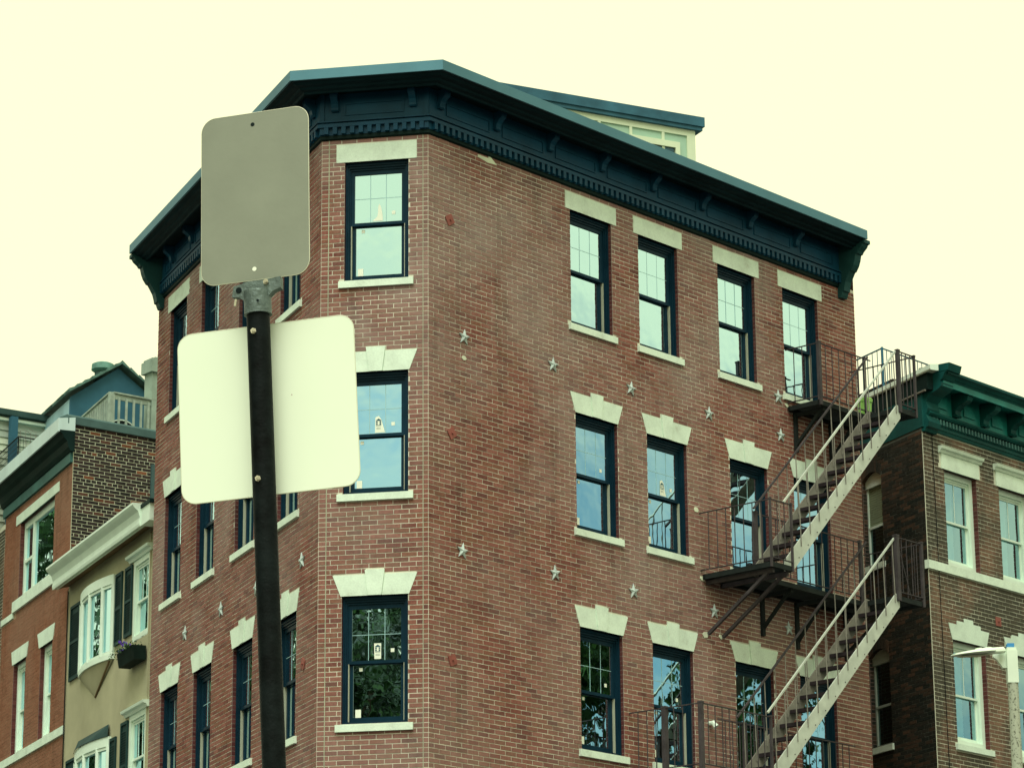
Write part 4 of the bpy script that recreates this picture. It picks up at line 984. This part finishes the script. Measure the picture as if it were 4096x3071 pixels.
# ================================================================== STREET LAMP (right)
sl = thing('street_lamp', 'pale LED street lamp on a speckled stone pole at the lower right', 'street lamp', (5.37, 33, 0))
mb = MB(); mb.tube((5.37, 33, 0), (5.383, 33, 7.81), .075, .057, k=14); obj('pole', mb, 'pole_stone', sl)
FLm = Frame((5.383, 33, 0), 90)
mb = MB(); mb.box(FLm, -.058, .058, -.058, .058, 7.812, 8.17); mb.box(FLm, -.05, .05, -.05, .05, 8.17, 8.20); obj('sleeve', mb, 'lamp_pale', sl)
mb = MB(); mb.box(FLm, -.045, .03, -.048, .045, 8.20, 8.245); obj('blue_band', mb, 'blue_band', sl)
hd = MB()   # head: flat lozenge tilted up towards the pole
T = Vector((4.685, 32.45, 8.02)); B_ = Vector((5.30, 32.95, 8.155)); ax = (B_-T).normalized(); sd_ = ax.cross(Vector((0, 0, 1))).normalized(); upn = sd_.cross(ax)
prof = [(0, .02, .010), (.06, .10, .018), (.2, .17, .030), (.45, .19, .045), (.60, .17, .055), (.70, .10, .055), (.76, .05, .05), (.98, .04, .05)]
L_ = (B_-T).length; K = 10; vs = []
for t, w, h in prof:
    c = T+ax*L_*t
    for i in range(K):
        a = 2*math.pi*i/K; vs.append(c+sd_*w*math.cos(a)+upn*h*math.sin(a)*(1 if math.sin(a) > 0 else .45))
hd.add(vs, [(j*K+i, j*K+(i+1) % K, (j+1)*K+(i+1) % K, (j+1)*K+i) for j in range(len(prof)-1) for i in range(K)]+[tuple(range(K)), tuple(range(len(vs)-1, len(vs)-K-1, -1))])
H_ = obj('lamp_head', hd, 'lamp_pale', sl, smooth=False)
mb = MB(); c0_ = T+ax*L_*.12-upn*.022; c1_ = T+ax*L_*.58-upn*.028
mb.add([c0_+sd_*.06, c1_+sd_*.105, c1_-sd_*.105, c0_-sd_*.06, c0_+sd_*.05-upn*.006, c1_+sd_*.095-upn*.006, c1_-sd_*.095-upn*.006, c0_-sd_*.05-upn*.006], [(0, 1, 2, 3), (7, 6, 5, 4), (0, 4, 5, 1), (1, 5, 6, 2), (2, 6, 7, 3), (3, 7, 4, 0)]); obj('lens', mb, 'lamp_lens', H_)
mb = MB(); mb.tube(T+ax*L_*.5+upn*.03, T+ax*L_*.5+upn*.055, .035, k=12); obj('photocell', mb, 'lamp_pale', H_)
mb = MB(); mb.prism(FLm, [(-.057, 8.165), (-.057, 7.98), (-.10, 7.98), (-.16, 8.07), (-.20, 8.10), (-.2, 8.16), (-.12, 8.185)], -.05, .02); obj('arm', mb, 'lamp_pale', sl)

# ================================================================== SIGN POST (foreground)
sp_ = thing('sign_post', 'black steel pole carrying two blank sign backs in front of the brick building', 'sign post', (-.50, 7.5, 0))
top = Vector((-.6455, 7.5, 4.01)); bot = Vector((-.588, 7.5, 2.818)); dirp = (top-bot).normalized(); foot = bot-dirp*(bot.z/dirp.z)
mb = MB(); mb.tube(foot, top, .0296, k=48, cap=False); obj('pole', mb, 'pole_black', sp_, smooth=True)
def rrect(w, h, r_, k=8):
    pts = []
    for cx, cy, a0 in ((w/2-r_, h/2-r_, 0), (-w/2+r_, h/2-r_, 90), (-w/2+r_, -h/2+r_, 180), (w/2-r_, -h/2+r_, 270)):
        for i in range(k+1): a = R(a0+90*i/k); pts.append((cx+r_*math.cos(a), cy+r_*math.sin(a)))
    return pts
class Pl2:
    def __init__(s, c, yaw, lean):
        rt = Vector((math.cos(R(yaw)), -math.sin(R(yaw)), 0)); nn = rt.cross(Vector((0, 0, 1)))   # towards the camera
        q = Matrix.Rotation(R(-lean), 3, nn) if True else None
        s.c = Vector(c); s.x = q @ rt; s.y = q @ Vector((0, 0, 1)); s.n = nn
    def __call__(s, u, o, z): return s.c+s.x*u+s.n*o+s.y*z
PU = Pl2((-.658, 7.515, 4.303), 17.7, -1.1); PLw = Pl2((-.6200, 7.548, 3.741), 12.8, -2.9)
for P, w, h, mt, lb in ((PU, .300, .460, 'sign_grey', 'upper grey sign plate seen from behind'), (PLw, .471, .452, 'sign_cream', 'lower cream square sign plate')):
    mb = MB(); mb.prism(P, rrect(w, h, .040), -.0015, .0005, mi=0)
    s_ = obj('sign_plate', mb, mt, sp_, label=lb)
    rp_ = rrect(w, h, .040); rm = MB(); k = len(rp_)
    rin = rrect(w-.003, h-.003, .0385); vs = [P(u, .0006, z) for u, z in rp_]+[P(u, .0011, z) for u, z in rin]
    rm.add(vs, [(i, (i+1) % k, (i+1) % k+k, i+k) for i in range(k)]); obj('plate_edge', rm, 'sign_edge', s_, fix=False)
for (u, z, r_, mt) in ((-.006, .197, .0055, 'interior_dark'), (-.002, -.199, .0058, 'sticker_white')):
    mb = MB(); mb.tube(PU(u, .0006, z), PU(u, .0012, z), r_, k=14); obj('bolt_hole', mb, mt, sp_)
mb = MB(); mb.tube(PLw(.065, .0006, .03), PLw(.065, .0011, .03), .0013, k=8); obj('bolt_hole', mb, 'plate_rust', sp_)
# cap bracket
CBF = Pl2(top, 15, -2.2)
mb = MB(); mb.tube(top-dirp*.032, top+dirp*.028, .0350, .0350, k=32); mb.tube(top-dirp*.034, top-dirp*.032, .0362, .0350, k=32)
cb = obj('cap_bracket', mb, 'galvanised', sp_)
mb = MB(); mb.prism(CBF, [(-.065, .018), (-.06, .046), (-.02, .055), (.03, .055), (.066, .058), (.066, .028), (.045, .022), (.03, .006), (-.032, .004), (-.045, .016)], -.010, .012); obj('flange', mb, 'galvanised', cb)
mb = MB(); mb.tube(CBF(-.046, .012, .034), CBF(-.046, .0135, .034), .008, k=12); obj('bolt_hole', mb, 'interior_dark', cb)
mb = MB(); mb.tube(CBF(.013, .037, -.008), CBF(.013, .0385, -.008), .0035, k=10); obj('bolt_hole', mb, 'interior_dark', cb)
def hexbolt(P, u, z, o, s=.0075, name='bolt'):
    mb = MB(); mb.tube(P(u, o, z), P(u, o+.005, z), s, k=6); mb.tube(P(u, o+.005, z), P(u+.002, o+.013, z-.001), s*.55, k=8); return obj(name, mb, 'bolt_metal', sp_)
hexbolt(CBF, .028, .047, .012)
mb = MB(); mb.tube(top-dirp*.010-Vector((.058, 0, 0)), top+dirp*.008-Vector((.055, 0, 0)), .0035, k=8); obj('bolt', mb, 'bolt_metal', sp_)
for q in (Vector((-.653, 7.5, 3.925)), Vector((-.636, 7.5, 3.540))):
    P = Pl2((q.x, q.y-.026, q.z), 0, -2.8); hexbolt(P, 0, 0, 0, .0078)

# ================================================================== GROUND and street
def sheet(name, pts, z, mat):
    mb = MB(); mb.add([Vector((x, y, z)) for x, y in pts], [tuple(range(len(pts)))]); o = obj(name, mb, mat, None, kind='structure', fix=False); return o
sheet('ground', [(-900, -900), (900, -900), (900, 900), (-900, 900)], -.12, 'soil')
sheet('road', [(-60, -60), (60, -60), (60, 110), (-60, 110)], -.10, 'asphalt')
sw = MB(); o_ = 2.6
pw = [FB(WB, o_, 0)+FB.d*.9, FB(0, o_, 0)-FB.d*1.1, FR(30, o_, 0), FR(30, -12, 0), FS(24, -12, 0), FS(24, o_, 0)]
k = len(pw); sw.add([Z(q, -.1) for q in pw]+[Z(q, .02) for q in pw], [tuple(range(k, 2*k))]+[(i, (i+1) % k, (i+1) % k+k, i+k) for i in range(k)])
obj('pavement', sw, 'pavement', None, kind='structure')
pw = [(-8, -10), (7, -10), (7, 9), (-8, 9)]; sw = MB(); sw.add([Vector((x, y, -.1)) for x, y in pw]+[Vector((x, y, .02)) for x, y in pw], [(4, 5, 6, 7)]+[(i, (i+1) % 4, (i+1) % 4+4, i+4) for i in range(4)])
obj('pavement', sw, 'pavement', None, kind='structure')

# ================================================================== street trees out of frame (seen in the window reflections)
def tree_mesh(seed, h, rad):
    rg = random.Random(seed); mb = MB(); tk = MB()
    tk.tube((0, 0, 0), (0.1, 0, h*.45), .22, .15, k=8)
    for i in range(9):
        a = i*2.4; z0 = h*rg.uniform(.3, .5); tk.tube((0, 0, z0), (math.cos(a)*rad*.7, math.sin(a)*rad*.7, z0+h*rg.uniform(.2, .4)), .09, .02, k=5)
    cl = [(rg.gauss(0, rad*.42), rg.gauss(0, rad*.42), h*.62+rg.gauss(0, h*.17), rg.uniform(.9, 1.8)) for _ in range(46)]
    for i in range(38000):
        cx, cy, cz, cr_ = cl[rg.randrange(len(cl))]; v = Vector((rg.gauss(0, 1), rg.gauss(0, 1), rg.gauss(0, 1))).normalized()*cr_*rg.uniform(.5, 1)
        c = Vector((cx, cy, cz))+v
        if c.z < h*.2: continue
        a = Vector((rg.gauss(0, 1), rg.gauss(0, 1), rg.gauss(0, 1))).normalized()*rg.uniform(.08, .16); b = a.orthogonal().normalized()*rg.uniform(.05, .10)
        mb.add([c-a, c+b, c+a, c-b], [(0, 1, 2, 3)], r=rg.random())
    return tk.mesh('trunk', 'bark'), mb.mesh('crown', 'leaf', fix=False)
tm = [tree_mesh(5, 15, 4.6), tree_mesh(9, 17, 5.0)]
spots = [(-21.5, 66, 1, 0, 'tall leafy tree across the side street left of the red house'), (-27, 75, 1, 1.2, 'leafy tree farther up the side street beyond the left edge'), (26, 44.5, 0, 2.1, 'leafy tree facing the fire escape side of the brick building'), (31, 38, 1, .7, 'tall leafy tree farther back beyond the right edge'), (-14, 13, 1, 3.0, 'leafy tree by the pavement left of the sign post'), (-18.5, 3.5, 1, 4.2, 'leafy tree behind and left of the sign post')]
for x, y, ti, rz, lab in spots:
    t = thing('tree', lab, 'tree', (x, y, 0), 'street trees outside the frame')
    for nm, me in zip(('trunk', 'crown'), tm[ti]):
        o = bpy.data.objects.new(nm, me); COL.objects.link(o); o.parent = t
    t.rotation_euler.z = rz; t.scale = (1.2, 1.2, 1.2)
for o in bpy.data.objects:
    if '_wm' in o: del o['_wm']
print('objects', len(bpy.data.objects), 'tris', sum(len(o.data.polygons)*2 for o in bpy.data.objects if o.type == 'MESH'))
